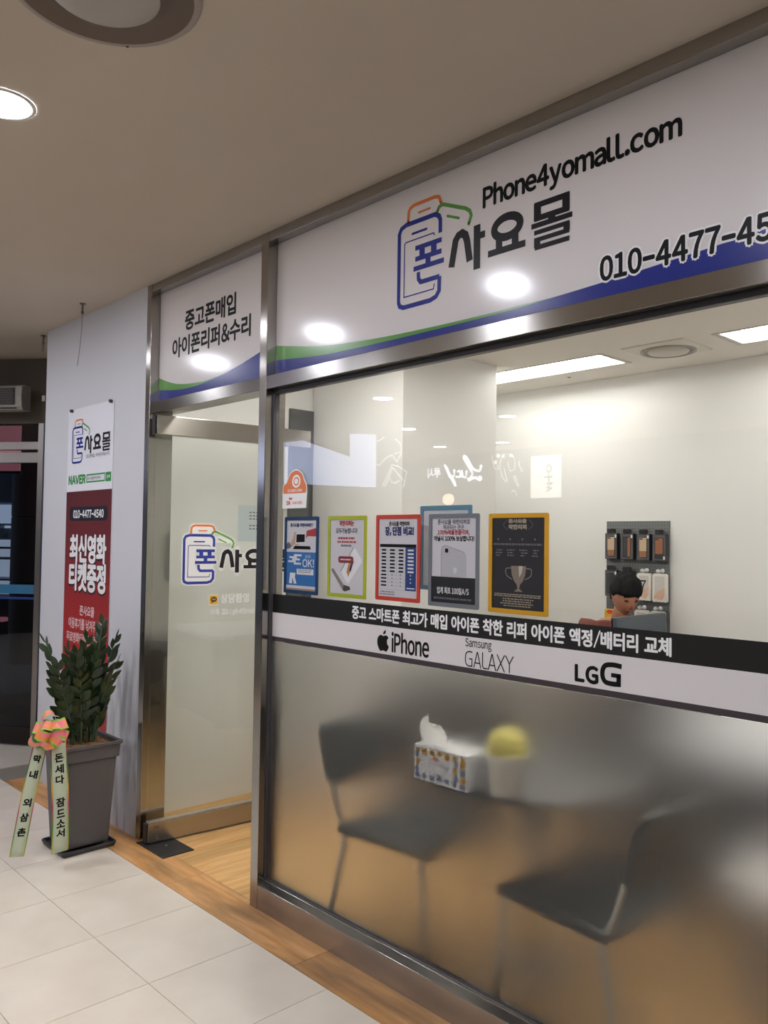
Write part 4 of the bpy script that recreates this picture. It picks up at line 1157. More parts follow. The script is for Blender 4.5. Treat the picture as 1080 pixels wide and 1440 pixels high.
# head: facing slightly to the picture's right, bowed
HC = Vector(bp(.195, 0, 1.185))
HF = (FWD * .97 + SID * .05).normalized()
Rz = Matrix.Rotation(math.atan2(HF.y, HF.x), 4, 'Z') @ Matrix.Rotation(math.radians(22), 4, 'Y')
HX = Matrix.Translation(HC) @ Rz
def g(p, c, r): return math.exp(-sum(((p[i] - c[i]) / r[i]) ** 2 for i in range(3)))
def headfn(p):
    q = p.copy()
    if q.z < 0: q.x *= 1 + .05 * q.z; q.y *= 1 + .28 * q.z      # jaw narrows
    nose = g(p, (.95, 0, -.18), (.35, .13, .22)); q.x += .22 * nose
    q.x += .05 * g(p, (.9, 0, .16), (.4, .5, .09))              # brow
    for sy in (-1, 1):
        q.x -= .07 * g(p, (.88, .38 * sy, .02), (.35, .2, .12))  # eye sockets
        q.y += sy * .16 * g(p, (-.05, sy, -.02), (.12, .3, .18))  # ears
    q.x += .05 * g(p, (.9, 0, -.52), (.3, .25, .09)); q.x += .08 * g(p, (.6, 0, -.85), (.4, .3, .2))
    return q
MB().ball((0, 0, 0), (.096, .078, .122), 40, 30, headfn).build('head', SKINM, person, xf=HX)
mb = MB()
for sy in (-1, 1): mb.ball((.084, .030 * sy, .003), (.010, .014, .006), 12, 8)
mb.build('eyes', M('eye_dark', '#1e1713', .3), person, xf=HX)
mb = MB()
for sy in (-1, 1): mb.tube([(.087, .012 * sy, .026), (.088, .030 * sy, .031), (.078, .048 * sy, .025)], .0042, 6)
mb.build('eyebrows', M('hair_black', '#090b0d', .75, spec=.2), person, xf=HX)
MB().tube([(.082, -.020, -.063), (.089, 0, -.061), (.082, .020, -.063)], .0042, 6).build('lips', M('lips', '#7a4438', .5), person, xf=HX)
def hairfn(p):
    q = p.copy()
    k_ = min(1, max(0, (p.x + .35) / .9)); k_ = k_ * k_ * (3 - 2 * k_)
    lim = -.55 + .62 * k_        # nape low, fringe at the brow
    if q.z < lim: q.z = lim + (q.z - lim) * .06; q.x *= .93; q.y *= .95
    k = 1 + .035 * math.sin(9 * p.y + 3 * p.x) + .025 * math.sin(17 * p.x + 5 * p.z)
    return q * k
MB().ball((-.006, 0, .022), (.108, .091, .124), 40, 28, hairfn).build('hair', M('hair_black', '#090b0d', .75, spec=.2, bump=(220, .5, (1, 1, .1))), person, xf=HX)
# the chair the person sits on
t = empty('office_chair', (-.02, 2.58, 0), 'dark office chair under the person at the desk', 'office chair')
RC = Matrix.Translation((B0.x - .01, B0.y, 0)) @ Matrix.Rotation(math.atan2(FWD.y, FWD.x), 4, 'Z')
MB().box(-.20, .22, -.21, .21, .350, .398).build('seat', M('fabric_dark', '#25272b', .8), t, .02, xf=RC)
MB().box(-.24, -.205, -.19, .19, .50, .86).build('backrest', M('fabric_dark', '#25272b', .8), t, .015, xf=RC)
MB().box(-.235, -.212, -.03, .03, .36, .51).build('back_bracket', BLACK, t, .004, xf=RC)
MB().cyl((0, 0, .10), .026, .249, 16).build('gas_column', BLACK, t, xf=RC)
for k in range(5):
    a = 2 * math.pi * k / 5 + .3
    MB().tube([(0, 0, .10), (.24 * math.cos(a), .24 * math.sin(a), .065)], [.022, .015], 8).build('foot_arm', BLACK, t, xf=RC)
    MB().ball((.24 * math.cos(a), .24 * math.sin(a), .027), .026, 12, 8).build('caster', BLACK, t, xf=RC)

# ---------------------------------------------------------------- table and chairs behind the frosted glass
TZ = .700
t = empty('round_table', (1.06, .49, 0), 'round dark grey table standing against the frosted glass', 'table')
MB().lathe((1.06, .49, TZ), [(.0005, 0), (.40, 0), (.414, -.004), (.418, -.012), (.414, -.022), (.40, -.026), (.0005, -.026)], 56).build('table_top', M('table_dark', '#3a3a3b', .3), t)
MB().cyl((1.06, .49, .03), .032, TZ - .03 - .026, 20).build('column', STEEL, t)
MB().lathe((1.06, .49, .0015), [(.0005, 0), (.11, 0), (.11, .014), (.06, .026), (.0005, .030)], 36).build('foot_plate', STEEL, t)

def make_chair(label, loc, rz, w=.42, dpt=.42, sh=.43, bh=.78, leather='#202324'):
    """café chair facing local +X: thin seat, padded back, four steel legs and two back posts"""
    t = empty('side_chair', (0, 0, 0), label, 'chair', 'dark side chairs at the round table')
    LM = M('chair_leather_' + leather, leather, .42)
    LG = M('chair_leg', (.42, .41, .40), .35, .9)
    def seg(name, *a, **k): return MB().tube(*a, **k).build(name, LG, t)
    o = MB().box(-dpt / 2, dpt / 2, -w / 2, w / 2, sh - .035, sh).build('seat', LM, t, .016)
    xb = -dpt / 2
    mb = MB()
    nb = 10
    out = rrect_pts(-w / 2 + .01, sh + .12, w / 2 - .01, bh, .05, 5); k = len(out)
    fr = []
    for side in (0, 1):
        for (yy, zz) in out:
            xx = xb - .02 - .10 * (zz - sh) / (bh - sh) - .03 * (1 - (yy / (w / 2)) ** 2) + (.0 if side == 0 else .030)
            fr.append((xx, yy, zz))
    mb.add(fr, [tuple(range(k - 1, -1, -1)), tuple(range(k, 2 * k))] + [(i, (i + 1) % k, k + (i + 1) % k, k + i) for i in range(k)])
    mb.build('backrest', LM, t, .008)
    for sy in (-1, 1):
        y = sy * (w / 2 - .025)
        seg('leg', [(dpt / 2 - .03, y, sh - .035), (dpt / 2 + .01, y * 1.06, .001)], .0115, n=10)
        seg('leg', [(-dpt / 2 + .03, y, sh - .035), (-dpt / 2 - .05, y * 1.06, .001)], .0115, n=10)
        seg('back_post', [(-dpt / 2 + .03, y, sh - .03), (-dpt / 2 - .010, y, sh + .04), (xb - .05, y, sh + .17)], .010, n=10)
    seg('stretcher', [(dpt / 2 - .025, -w / 2 + .03, sh - .05), (dpt / 2 - .025, w / 2 - .03, sh - .05)], .008, n=8)
    t.location = loc; t.rotation_euler = (0, 0, rz)
    return t
make_chair('dark side chair left of the round table, blurred by the frosted glass', (.640, .300, 0), math.radians(6))
make_chair('dark side chair right of the round table, nearest through the frosted glass', (1.415, .290, 0), math.radians(180 - 5), leather='#1a1c1d')
t = empty('stool', (1.80, .80, 0), 'pale stool with a white round top at the right picture edge', 'stool')
MB().lathe((1.80, .80, 0), [(.0005, .46), (.14, .46), (.168, .44), (.170, .40), (.150, .385), (.0005, .385)], 36).build('cushion', M('stool_white', '#f1eeec', .5), t)
MB().cyl((1.80, .80, .001), .15, .383, 36).build('body', M('stool_grey', '#a9a39c', .6), t)

# tissue box and cup on the table
t = empty('tissue_box', (.995, .12, TZ), 'floral tissue box with a white tissue sticking up, touching the frosted glass', 'tissue box')
x0, x1, y0, y1, z0, z1 = .880, 1.112, .0520, .170, TZ + .001, TZ + .114
CARD = M('tissue_card', '#f0f2f8', .55)
MB().box(x0, x1, y0, y1, z0, z1).build('carton', CARD, t, .001)
F = Frame((0, y0, 0), (1, 0, 0), (0, 0, 1), (0, -1, 0))
rr = random.Random(4)
YEL = M('flower_yellow', '#f0b52e', .6); PBL = M('flower_blue', '#9aa9d6', .6); LEF = M('flower_leaf', '#5d8a3a', .6)
def flower(mb, u, v, r, d):
    for k in range(5):
        a = 2 * math.pi * k / 5; disc(mb, F, u + r * .55 * math.cos(a), v + r * .55 * math.sin(a), r * .5, r * .5, d, 8)
my, mbl, mlf = MB(), MB(), MB()
spots = []
for i in range(7):
    for v in (z0 + .016, z1 - .016): spots.append((x0 + .016 + i * .0333, v + rr.uniform(-.004, .004)))
for j in range(3):
    for u in (x0 + .016, x1 - .018, x1 - .046): spots.append((u + rr.uniform(-.004, .004), z0 + .034 + j * .024))
for i, (u, v) in enumerate(spots):
    for s_ in (-1, 1):
        a = rr.uniform(0, 6.28); mlf.add([F(u, v, .0004), F(u + .016 * math.cos(a), v + .016 * math.sin(a), .0004), F(u + .012 * math.cos(a + .5), v + .012 * math.sin(a + .5), .0004)], [(0, 1, 2)])
    flower(my if i % 2 else mbl, u, v, .0105 if i % 3 else .0135, .0006 + 1e-6 * i)
my.build('yellow_flowers', YEL, t); mbl.build('blue_flowers', PBL, t); mlf.build('leaf_print', LEF, t)
mb = MB(); disc(mb, F, .978, z0 + .078, .014, .007, .0008, 16); mb.build('orange_badge', M('badge_orange', '#d07a4c', .5), t)
mb = MB(); stroke(mb, F, smooth([(.945, z0 + .060), (.955, z0 + .074), (.958, z0 + .060), (.968, z0 + .066), (.975, z0 + .058), (.985, z0 + .067), (.995, z0 + .058), (1.005, z0 + .066), (1.015, z0 + .057), (1.03, z0 + .062), (1.045, z0 + .056)], 4), .0022, .0008); mb.build('script_print', M('script_blue', '#8a9fd0', .5), t)
TF = Frame((0, 0, z1), (1, 0, 0), (0, 1, 0), (0, 0, 1))
mb = MB(); quad(mb, TF, x0 + .02, y0 + .03, x1 - .02, y1 - .03, .0008); mb.build('slot_card', WHITE, t)
mb = MB()
def tis(i, j):
    a = i / 9.; h = j / 7.
    return (.952 + .052 * (a - .5) * (1 + 1.0 * h - 1.1 * h * h) * 2 - .012 * h + .010 * math.sin(5 * a + 2) * h, .0610 + .018 * math.sin(6 * a) * h + .020 * (1 - h), z1 + .001 + .098 * h * (1 - .45 * abs(a - .42)) + .006 * math.sin(8 * a) * h)
mb.add([tis(i, j) for j in range(8) for i in range(10)], [(j * 10 + i, j * 10 + i + 1, (j + 1) * 10 + i + 1, (j + 1) * 10 + i) for j in range(7) for i in range(9)], True)
tw = M('tissue_white', '#fbfbfb', .8)
nt = tw.node_tree; tl = nt.nodes.new('ShaderNodeBsdfTranslucent'); tl.inputs[0].default_value = (.95, .95, .95, 1)
mxs = nt.nodes.new('ShaderNodeMixShader'); mxs.inputs[0].default_value = .55
nt.links.new(nt.nodes['Principled BSDF'].outputs[0], mxs.inputs[1]); nt.links.new(tl.outputs[0], mxs.inputs[2]); nt.links.new(mxs.outputs[0], nt.nodes['Material Output'].inputs[0])
o = mb.build('tissue', tw, t)
t = empty('paper_cup', (1.20, .135, TZ), 'white printed paper cup topped with a yellow dome beside the tissue box', 'cup')
CX, CY = 1.196, .150
MB().lathe((CX, CY, TZ + .001), [(.0005, 0), (.054, 0), (.070, .120), (.074, .124), (.070, .127), (.066, .122), (.0005, .118)], 36).build('cup', M('cup_white', '#f2efe6', .5), t)
MB().lathe((CX, CY, TZ + .001), [(.066, .120), (.068, .140), (.060, .170), (.042, .192), (.020, .202), (.0005, .204)], 32).build('yellow_dome', M('dome_yellow', '#e0d36a', .6), t)
mb = MB()
for k, zz in enumerate((.030, .058, .086)):
    for j in range(2):
        a = math.radians(226 + j * 13); r = .0545 + .0134 * (zz / .10) + .001
        c = Vector((CX + r * math.cos(a), CY + r * math.sin(a), TZ + zz)); tn = Vector((-math.sin(a), math.cos(a), 0))
        mb.add([c - tn * .005 - UP * .007, c + tn * .005 - UP * .007, c + tn * .005 + UP * .007, c - tn * .005 + UP * .007], [(0, 1, 2, 3)])
mb.build('cup_print', INK, t)

# ---------------------------------------------------------------- potted plant by the door
PX, PYY = -1.100, -.245
t = empty('potted_plant', (PX, PYY, 0), 'dark leafy plant in a tall square grey planter beside the door', 'potted plant')
POT = M('planter_grey', '#585658', .5)
def square_lathe(mb, prof, c=(PX, PYY), seg=4):
    v = []; r_ = .012
    rings = []
    for h, z in prof:
        rr_ = min(r_, h * .4)
        pts = rrect_pts(-h, -h, h, h, rr_, 3); rings.append([(c[0] + a, c[1] + b, z) for a, b in pts])
    n_ = len(rings[0])
    f = [(j * n_ + i, j * n_ + (i + 1) % n_, (j + 1) * n_ + (i + 1) % n_, (j + 1) * n_ + i) for j in range(len(prof) - 1) for i in range(n_)]
    mb.add([p for r in rings for p in r], f)
    return mb, rings
mb, rg = square_lathe(MB(), [(.098, .024), (.104, .03), (.126, .425), (.126, .430), (.136, .434), (.139, .490), (.147, .494), (.148, .508), (.140, .510), (.130, .506), (.126, .46), (.125, .455)])
mb.build('planter', POT, t)
mb, rg = square_lathe(MB(), [(.110, .002), (.126, .004), (.133, .020), (.131, .026), (.126, .026), (.120, .012), (.02, .010)])
mb.build('saucer', M('saucer_dark', '#2e2d31', .5), t)
mb = MB()
rr = random.Random(12); N = 18
def soil(i, j):
    a, b = -1 + 2 * i / N, -1 + 2 * j / N
    return (PX + .1255 * a, PYY + .1255 * b, .486 + rr.uniform(-.004, .006) + .012 * (1 - max(abs(a), abs(b))))
mb.add([soil(i, j) for j in range(N + 1) for i in range(N + 1)], [(j * (N + 1) + i, j * (N + 1) + i + 1, (j + 1) * (N + 1) + i + 1, (j + 1) * (N + 1) + i) for j in range(N) for i in range(N)])
o = mb.build('bark_soil', M('bark', '#8a5f35', .9, noise=(90, '#5e3d20', .35, .65), bump=(120, 1.0)), t); o['kind'] = 'stuff'
LEAFM = M('leaf_green', '#26381f', .3, spec=.5, rnd=.35)
lv, lf_ = [], []
for i, (x, w_) in enumerate([(0, .001), (.014, .012), (.036, .0205), (.058, .0185), (.076, .010), (.090, .0008)]):
    lv += [(x, -w_, .005 * (w_ / .02) + .012 * (x / .09) ** 2), (x, 0, .012 * (x / .09) ** 2), (x, w_, .005 * (w_ / .02) + .012 * (x / .09) ** 2)]
for i in range(5):
    a = i * 3; lf_ += [(a, a + 3, a + 4, a + 1), (a + 1, a + 4, a + 5, a + 2)]
LMESH = MB().add(lv, lf_, True).mesh('leaf'); LMESH.materials.append(LEAFM)
STEMM = M('stem_green', '#46563a', .5)
tips = [(-.03, .105, 1.055, 0), (-.02, -.175, .985, .02), (.02, .150, .985, .0), (.0, .012, .985, 0), (-.05, -.05, .935, 0), (.05, -.06, .93, 0), (.03, .07, .945, 0), (.08, .02, .90, 0),
        (.02, -.135, .875, 0), (.07, .130, .865, 0), (-.06, .10, .93, 0), (.09, -.05, .82, 0), (.08, .09, .78, 0), (.05, -.12, .76, 0), (.02, .05, .88, 0), (-.07, .03, .90, 0)]
nleaf = 0
for k, (dx, dy, tz, _) in enumerate(tips):
    b = Vector((PX + dx * .45, PYY + dy * .40, .485)); e = Vector((PX + dx * 1.05, PYY + dy, tz))
    mid = b.lerp(e, .5) - Vector((dx * .18, dy * .18, 0))
    path = [b * (1 - s) ** 2 + mid * 2 * s * (1 - s) + e * s * s for s in [i / 10 for i in range(11)]]
    st = MB().tube(path, [.0075 - .0005 * i for i in range(11)], 7).build('stem', STEMM, t)
    L = sum((q - p).length for p, q in zip(path, path[1:]))
    nl = max(11, int(L / .0255))
    for q in range(nl):
        s = .16 + .84 * q / (nl - 1)
        i = min(9, int(s * 10)); p = path[i].lerp(path[i + 1], s * 10 - i); d = (path[i + 1] - path[i]).normalized()
        ow = Vector((.9 * (1 if dx > -.01 else -1), dy * 4 + rr.uniform(-.5, .5), 0)).normalized()   # the frond's outer side
        ow = (ow - d * ow.dot(d)).normalized(); side = d.cross(ow) * (1 if q % 2 else -1)
        lift = .95 + .9 * s + rr.uniform(-.15, .15) if q < nl - 1 else 4
        x = (side + d * lift + ow * rr.uniform(-.1, .35)).normalized()
        z = (ow + d * .25 + side * rr.uniform(-.3, .3)); z = (z - x * z.dot(x)).normalized(); y = z.cross(x)
        sc_ = (.64 + .30 * math.sin(math.pi * min(1, s * .9 + .05))) * rr.uniform(.9, 1.1)
        o = bpy.data.objects.new('leaf', LMESH); COL.objects.link(o)
        mw = Matrix(((x.x, y.x, z.x, p.x), (x.y, y.y, z.y, p.y), (x.z, y.z, z.z, p.z), (0, 0, 0, 1))) @ Matrix.Scale(sc_, 4)
        o.parent = st; o.matrix_basis = mw; nleaf += 1

# ---------------------------------------------------------------- congratulation ribbon on the planter
BC = Vector((-.915, -.480, .612))
t = empty('ribbon_bow', tuple(BC), 'orange and pink gift bow with two lettered ribbons hanging at the planter', 'ribbon')
LOOPM = M('ribbon_orange', '#ff9a55', .5, noise=(26, '#ff80aa', .40, .60))
EDGEM = M('ribbon_edge', '#9ad04a', .45)
rr = random.Random(5)
for k in range(12):
    a = 2 * math.pi * k / 12 + rr.uniform(-.15, .15)
    ln = rr.uniform(.075, .098) * (1.0 if k % 2 else .85)
    out = Vector((rr.uniform(.15, .75) if k % 2 else rr.uniform(.55, 1.0), math.cos(a), math.sin(a) * .9)).normalized()
    sd = out.cross(Vector((1, 0, 0))).normalized() if abs(out.x) < .95 else Vector((0, 1, 0))
    nrm = sd.cross(out).normalized()
    ax = (sd * math.cos(.6 * k) + nrm * math.sin(.6 * k)).normalized(); ot = out.cross(ax).normalized()
    ms_ = 14; P = []
    for i in range(ms_ + 1):
        s = i / ms_; ph = 2 * math.pi * s
        P.append(BC + out * ln * (.5 - .5 * math.cos(ph)) + ot * .030 * math.sin(ph))
    def strip_(a0, a1, lift=0.):
        mb = MB(); v = []
        for i, p in enumerate(P):
            wd = .026 * (.35 + .65 * math.sin(math.pi * i / ms_))
            v += [p + ax * wd * a0, p + ax * wd * a1]
        mb.add(v, [(2 * i, 2 * i + 1, 2 * i + 3, 2 * i + 2) for i in range(ms_)], True); return mb
    lp = strip_(-.72, .72).build('loop', LOOPM, t)
    strip_(-1.0, -.72).build('edging', EDGEM, lp); strip_(.72, 1.0).build('edging', EDGEM, lp)
MB().ball(tuple(BC), (.014, .018, .018), 12, 8).build('knot', EDGEM, t)
SATIN = M('ribbon_satin', '#c9d3bb', .45)
def rainbow(name):
    if name in MATS: return MATS[name]
    return ramp_mat(name, [(0, '#d9b92f'), (.25, '#5f9a3c'), (.45, '#c03a6a'), (.6, '#d9b92f'), (.8, '#3f7a45'), (1, '#b7406a')], 2, .05, .55, .45)
def streamer(y0, z0, y1, z1, wd, chars, bulge):
    n_ = 18; fr = []
    for i in range(n_ + 1):
        s = i / n_
        fr.append(Vector((-.920 + bulge * math.sin(math.pi * s) + .006 * math.sin(5 * s + y0 * 20), y0 + (y1 - y0) * (s + .06 * math.sin(math.pi * s)), z0 + (z1 - z0) * s)))
    dn = (fr[-1] - fr[0]).normalized(); ac = Vector((0, -dn.z, dn.y)).normalized()
    if ac.y < 0: ac = -ac
    mb = MB(); mb.add([p + ac * wd * q for p in fr for q in (-.42, .42)], [(2 * i, 2 * i + 1, 2 * i + 3, 2 * i + 2) for i in range(n_)], True)
    o = mb.build('streamer', SATIN, t); md = o.modifiers.new('thickness', 'SOLIDIFY'); md.thickness = .0006
    for a, b in ((-.5, -.42), (.42, .5)):
        mb = MB(); mb.add([p + ac * wd * q for p in fr for q in (a, b)], [(2 * i, 2 * i + 1, 2 * i + 3, 2 * i + 2) for i in range(n_)], True)
        mb.build('edging', rainbow('ribbon_rainbow'), o)
    for ch, s, sz in chars:
        i = min(n_ - 1, int(s * n_)); p = fr[i].lerp(fr[i + 1], s * n_ - i)
        d = (fr[i + 1] - fr[i]).normalized(); nm = ac.cross(-d).normalized()
        if nm.x < 0: nm = -nm
        F = Frame(p + nm * .0012, ac, -d, nm)
        text('brush_letter', F, ch, -sz / 2, -sz / 2, sz / 2, sz / 2, INK, o, .0016, d=.0006)
streamer(-.512, .560, -.603, .085, .066, [('막', .13, .032), ('내', .27, .034), ('외', .52, .034), ('삼', .65, .034), ('촌', .78, .034)], .012)
streamer(-.428, .560, -.412, .058, .078, [('돈', .15, .036), ('세', .25, .038), ('다', .345, .036), ('잠', .545, .038), ('드', .645, .034), ('소', .735, .036), ('서', .825, .036)], .010)

# ---------------------------------------------------------------- building entrance at the left
EU = Vector((.796, .605, 0)).normalized(); EN = Vector((EU.y, -EU.x, 0)); E0 = Vector((-3.338, .12, 0))
EM = Matrix(((EU.x, EN.x, 0, E0.x), (EU.y, EN.y, 0, E0.y), (0, 0, 1, 0), (0, 0, 0, 1)))
def ebox(name, b, mat, parent=None, bevel=0, label=None): return MB().box(*b).build(name, mat, parent, bevel, label, xf=EM)
EF = lambda d: Frame(E0 + EN * d, EU, (0, 0, 1), EN)
DARKW = M('entrance_wall', '#5a5145', .8)
o = ebox('wall_entrance', (-8.6, -1.20, -.12, 0, 0, Z), M('hall_wall', '#6d655a', .8)); prop(o, 'plain wall left of the building entrance', kind='structure')
o = ebox('wall_over_entrance', (-1.1995, 1.25, -.10, .0, 2.30, Z), DARKW); prop(o, 'dark wall strip above the building entrance', kind='structure')
en = empty('door_3', tuple(E0), kind='structure', label='dark glass building entrance with steel rails and blue stripes')
ES = M('entrance_steel', (.36, .33, .31), .28, 1, bump=(60, .12, (.02, .02, 1)))
ebox('jamb', (.250, .292, -.06, .02, 0, 2.299), ES, en, .002); ebox('jamb', (-1.199, -1.15, -.06, .02, 0, 2.299), ES, en, .002)
ebox('upper_rail', (-1.1495, .2495, -.05, .012, 2.110, 2.167), ES, en, .002); ebox('door_top_rail', (-1.148, .248, -.045, .006, 2.017, 2.092), ES, en, .002)
ebox('bottom_rail', (-1.148, .248, -.045, .006, .012, .126), M('entrance_dark_rail', '#2f2926', .4, .6), en, .002)
ebox('upper_glass', (-1.149, .249, -.026, -.020, 2.168, 2.299), EGLASS, en); ebox('door_glass', (-1.147, .247, -.026, -.020, .127, 2.016), EGLASS, en)
ebox('side_glass', (.293, 1.249, -.026, -.020, .02, 2.299), EGLASS, en)
panel('light_blue_stripe', EF(-.0195), -1.14, 1.075, .232, 1.140, .0004, M('stripe_light', '#2f6f96', .4), en)
panel('dark_blue_stripe', EF(-.0195), -1.14, 1.035, .232, 1.052, .0004, M('stripe_dark', '#1c3580', .4), en)
ebox('switch_plate', (.262, .284, .0005, .006, 2.46, 2.50), WHITE, en)
t = empty('air_curtain', tuple(E0 + Vector((0, 0, 2.38))), 'pale air curtain unit with a dark mesh grille above the entrance', 'air curtain')
AC = M('curtain_beige', '#a19c92', .5)
mb = MB()
prof = [(.10, 2.367), (.10, 2.545), (.17, 2.545), (.207, 2.532), (.215, 2.46), (.207, 2.39), (.19, 2.367)]
k = len(prof)
mb.add([(-1.10, a, b) for a, b in prof] + [(.238, a, b) for a, b in prof], [tuple(range(k - 1, -1, -1)), tuple(range(k, 2 * k))] + [(i, (i + 1) % k, k + (i + 1) % k, k + i) for i in range(k)])
mb.build('casing', AC, t, .004, xf=EM)
ebox('bracket', (-.9, .1, .001, .0995, 2.40, 2.50), DARKSTEEL, t)
GFm = Frame(E0 + EN * .2160, EU, (0, 0, 1), EN)
panel('grille_back', GFm, -1.06, 2.402, .188, 2.520, .002, M('grille_dark', '#2a2725', .6), t)
mb = MB()
for i in range(66):
    for j in range(7):
        u_ = -1.05 + i * .0188 + (.0094 if j % 2 else 0); v_ = 2.411 + j * .0165
        if u_ > .178: continue
        stroke(mb, GFm, [(u_ + .0085 * math.cos(math.pi / 6 + math.pi / 3 * q), v_ + .0085 * math.sin(math.pi / 6 + math.pi / 3 * q)) for q in range(6)], .0022, .0035, closed=True)
o = mb.build('grille_mesh', M('mesh_grey', '#6d6862', .5), t); o['kind'] = 'stuff'
panel('outlet_slot', Frame(E0 + EN * .2060, EU, (0, 0, 1), EN), -1.0, 2.374, .20, 2.384, .003, DARKSTEEL, t)
# outside the entrance
o = ebox('pavement', (-9, 1.22, -9, -.10, -.10, .0), M('pavement_dark', '#3c4450', .6)); prop(o, 'dark blue grey paving outside the entrance', kind='structure')
o = ebox('wall_street', (-9, 3.0, -9.2, -9, 0, 3.2), M('street_dark', '#2b2f38', .8)); prop(o, 'dark far wall outside the entrance', kind='structure')
t = empty('outdoor_column', tuple(EM @ Vector((-2.02, -3.6, 0))), 'round grey column outside the entrance door', 'column')
CM = M('column_grey', '#5f574b', .55)
for a, b in ((.0, .93), (.945, 1.70), (1.715, Z - .001)): MB().cyl((-2.02, -3.6, a + .001), .30, b - a, 40).build('drum', CM, t, xf=EM)
for a in (.932, 1.702): MB().cyl((-2.02, -3.6, a), .292, .014, 40).build('joint', DARKSTEEL, t, xf=EM)
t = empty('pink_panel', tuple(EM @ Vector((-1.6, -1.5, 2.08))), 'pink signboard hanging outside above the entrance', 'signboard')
ebox('board', (-2.6, -.905, -1.53, -1.50, 2.085, 2.70), M('pink_board_glow', '#d98a90', .6, emit=('#d07c84', .45)), t)  # emission added to the board, standing in for daylight falling on it
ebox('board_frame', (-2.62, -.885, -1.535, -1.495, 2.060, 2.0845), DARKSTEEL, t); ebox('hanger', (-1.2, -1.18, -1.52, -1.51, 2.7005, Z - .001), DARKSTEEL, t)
t = empty('lit_showcase', tuple(EM @ Vector((-5, -5.9, 0))), 'brightly lit white showcase across the outdoor passage', 'showcase')
ebox('plinth', (-7.0, -3.93, -6.6, -5.9, .001, .55), M('showcase_dark', '#23262c', .6), t); ebox('pink_ledge', (-7.0, -3.93, -5.89, -5.75, .20, .26), M('pink_board_glow', '#c05f6c', .6), t)
ebox('cabinet_back', (-7.0, -3.93, -6.6, -6.55, .551, 2.02), M('showcase_white', '#e8eef5', .5, emit=('#dfe9f5', .55)), t)
for z_ in (.80, 1.12, 1.28, 1.42, 1.64, 1.97): ebox('shelf', (-7.0, -3.94, -6.549, -5.95, z_, z_ + .025), M('shelf_blue', '#9fb6cc', .4) if z_ > 1.3 else M('shelf_navy', '#2b4470', .4), t)
for i in range(16): ebox('ware', (-4.0 - i * .19 - .10, -4.0 - i * .19, -6.4, -6.1, 1.446, 1.446 + (.10 + .05 * ((i * 7) % 3))), M('ware_%d' % (i % 3), ['#c9c3b2', '#8fa2ad', '#d7d9d6'][i % 3], .5), t)
for (s_, t_, c_, lb) in ((-2.62, -4.2, '#ffb070', 'small warm lamp under the outdoor ceiling'), (-2.95, -4.6, '#dfe8ff', 'small white lamp under the outdoor ceiling')):
    p = EM @ Vector((s_, t_, 2.16 if c_ == '#dfe8ff' else 2.24))
    t = empty('pendant_lamp', tuple(p), lb, 'lamp', 'lamps outside the entrance')
    MB().cyl((p.x, p.y, p.z + .03), .006, Z - p.z - .031, 8).build('cord', DARKSTEEL, t)
    MB().lathe((p.x, p.y, p.z), [(.075, 0), (.07, .02), (.02, .035), (.006, .04)], 20).build('shade', TRIM, t)
    MB().cyl((p.x, p.y, p.z + .002), .068, .004, 20).build('lens', M('lens_' + c_, c_, .5, emit=(c_, 8)), t)

# ---------------------------------------------------------------- the far side of the hall (seen mirrored in the glass)
HW = M('hall_wall', '#6d655a', .8)
o = MB().box(-10, 7, -7.2, -7.02, 0, Z).build('wall_opposite', M('opposite_wall', '#2e2a26', .7)); prop(o, 'dark shop fronts wall on the far side of the hall', kind='structure')
o = MB().box(6.8, 7, -7.0, 0, 0, Z).build('wall_hall_end', HW); prop(o, 'hall wall behind the viewer to the right', kind='structure')
o = MB().box(3.13, 6.79, -.001, .12, 0, Z).build('wall_next_shop', HW); prop(o, 'plain wall right of the shop', kind='structure')
OF = Frame((0, -7.0185, 0), (1, 0, 0), (0, 0, 1), (0, 1, 0))
OFT = Frame((0, -7.0185, 0), (-1, 0, 0), (0, 0, 1), (0, 1, 0))
GLOW = M('letter_glow', '#ffffff', .5, emit=('#eef3ff', 9.0))
GLOW2 = M('line_glow', '#ffffff', .5, emit=('#f4f4ff', 3.0))
t = empty('cafe_sign', (-5.2, -7.018, 2.3), 'glowing white handwritten script sign, mirrored in the window', 'sign')
mb = MB()
LU = [[(-4.7705, 2.5733), (-4.7968, 2.5122), (-4.8591, 2.5092), (-4.9335, 2.551), (-5.0263, 2.683), (-5.0831, 2.7309), (-5.1082, 2.7198), (-5.0735, 2.6647), (-4.969, 2.5318), (-4.9324, 2.4605), (-4.9676, 2.4117), (-5.0144, 2.3927), (-4.981, 2.3786), (-4.8852, 2.4121), (-4.8033, 2.3749), (-4.7684, 2.3942), (-4.7956, 2.4163)],
      [(-5.0436, 2.5083), (-5.0539, 2.4411), (-5.0872, 2.4214), (-5.1212, 2.4485), (-5.1333, 2.5129), (-5.1407, 2.4346)],
      [(-5.2238, 2.5091), (-5.1842, 2.522), (-5.161, 2.4781), (-5.183, 2.4301), (-5.24, 2.4392)],
      [(-5.2842, 2.5379), (-5.2861, 2.4629), (-5.326, 2.4433), (-5.3639, 2.4666), (-5.4085, 2.5445), (-5.4679, 2.6128), (-5.4228, 2.5236), (-5.3341, 2.4006), (-5.2842, 2.3233), (-5.2611, 2.3116), (-5.285, 2.3834), (-5.3782, 2.4565)]]
for i, p in enumerate(LU): stroke(mb, OF, smooth(p, 5), .034 if i == 0 else .026, .012)
mb.build('script_letters', GLOW, t)
text('small_letters', OFT, '루시', 5.5687, 2.4437, 5.8207, 2.5884, GLOW, t, .003, d=.012)
t = empty('line_drawing', (-4.3, -7.018, 2.1), 'white line drawing of figures beside the script sign', 'wall drawing')
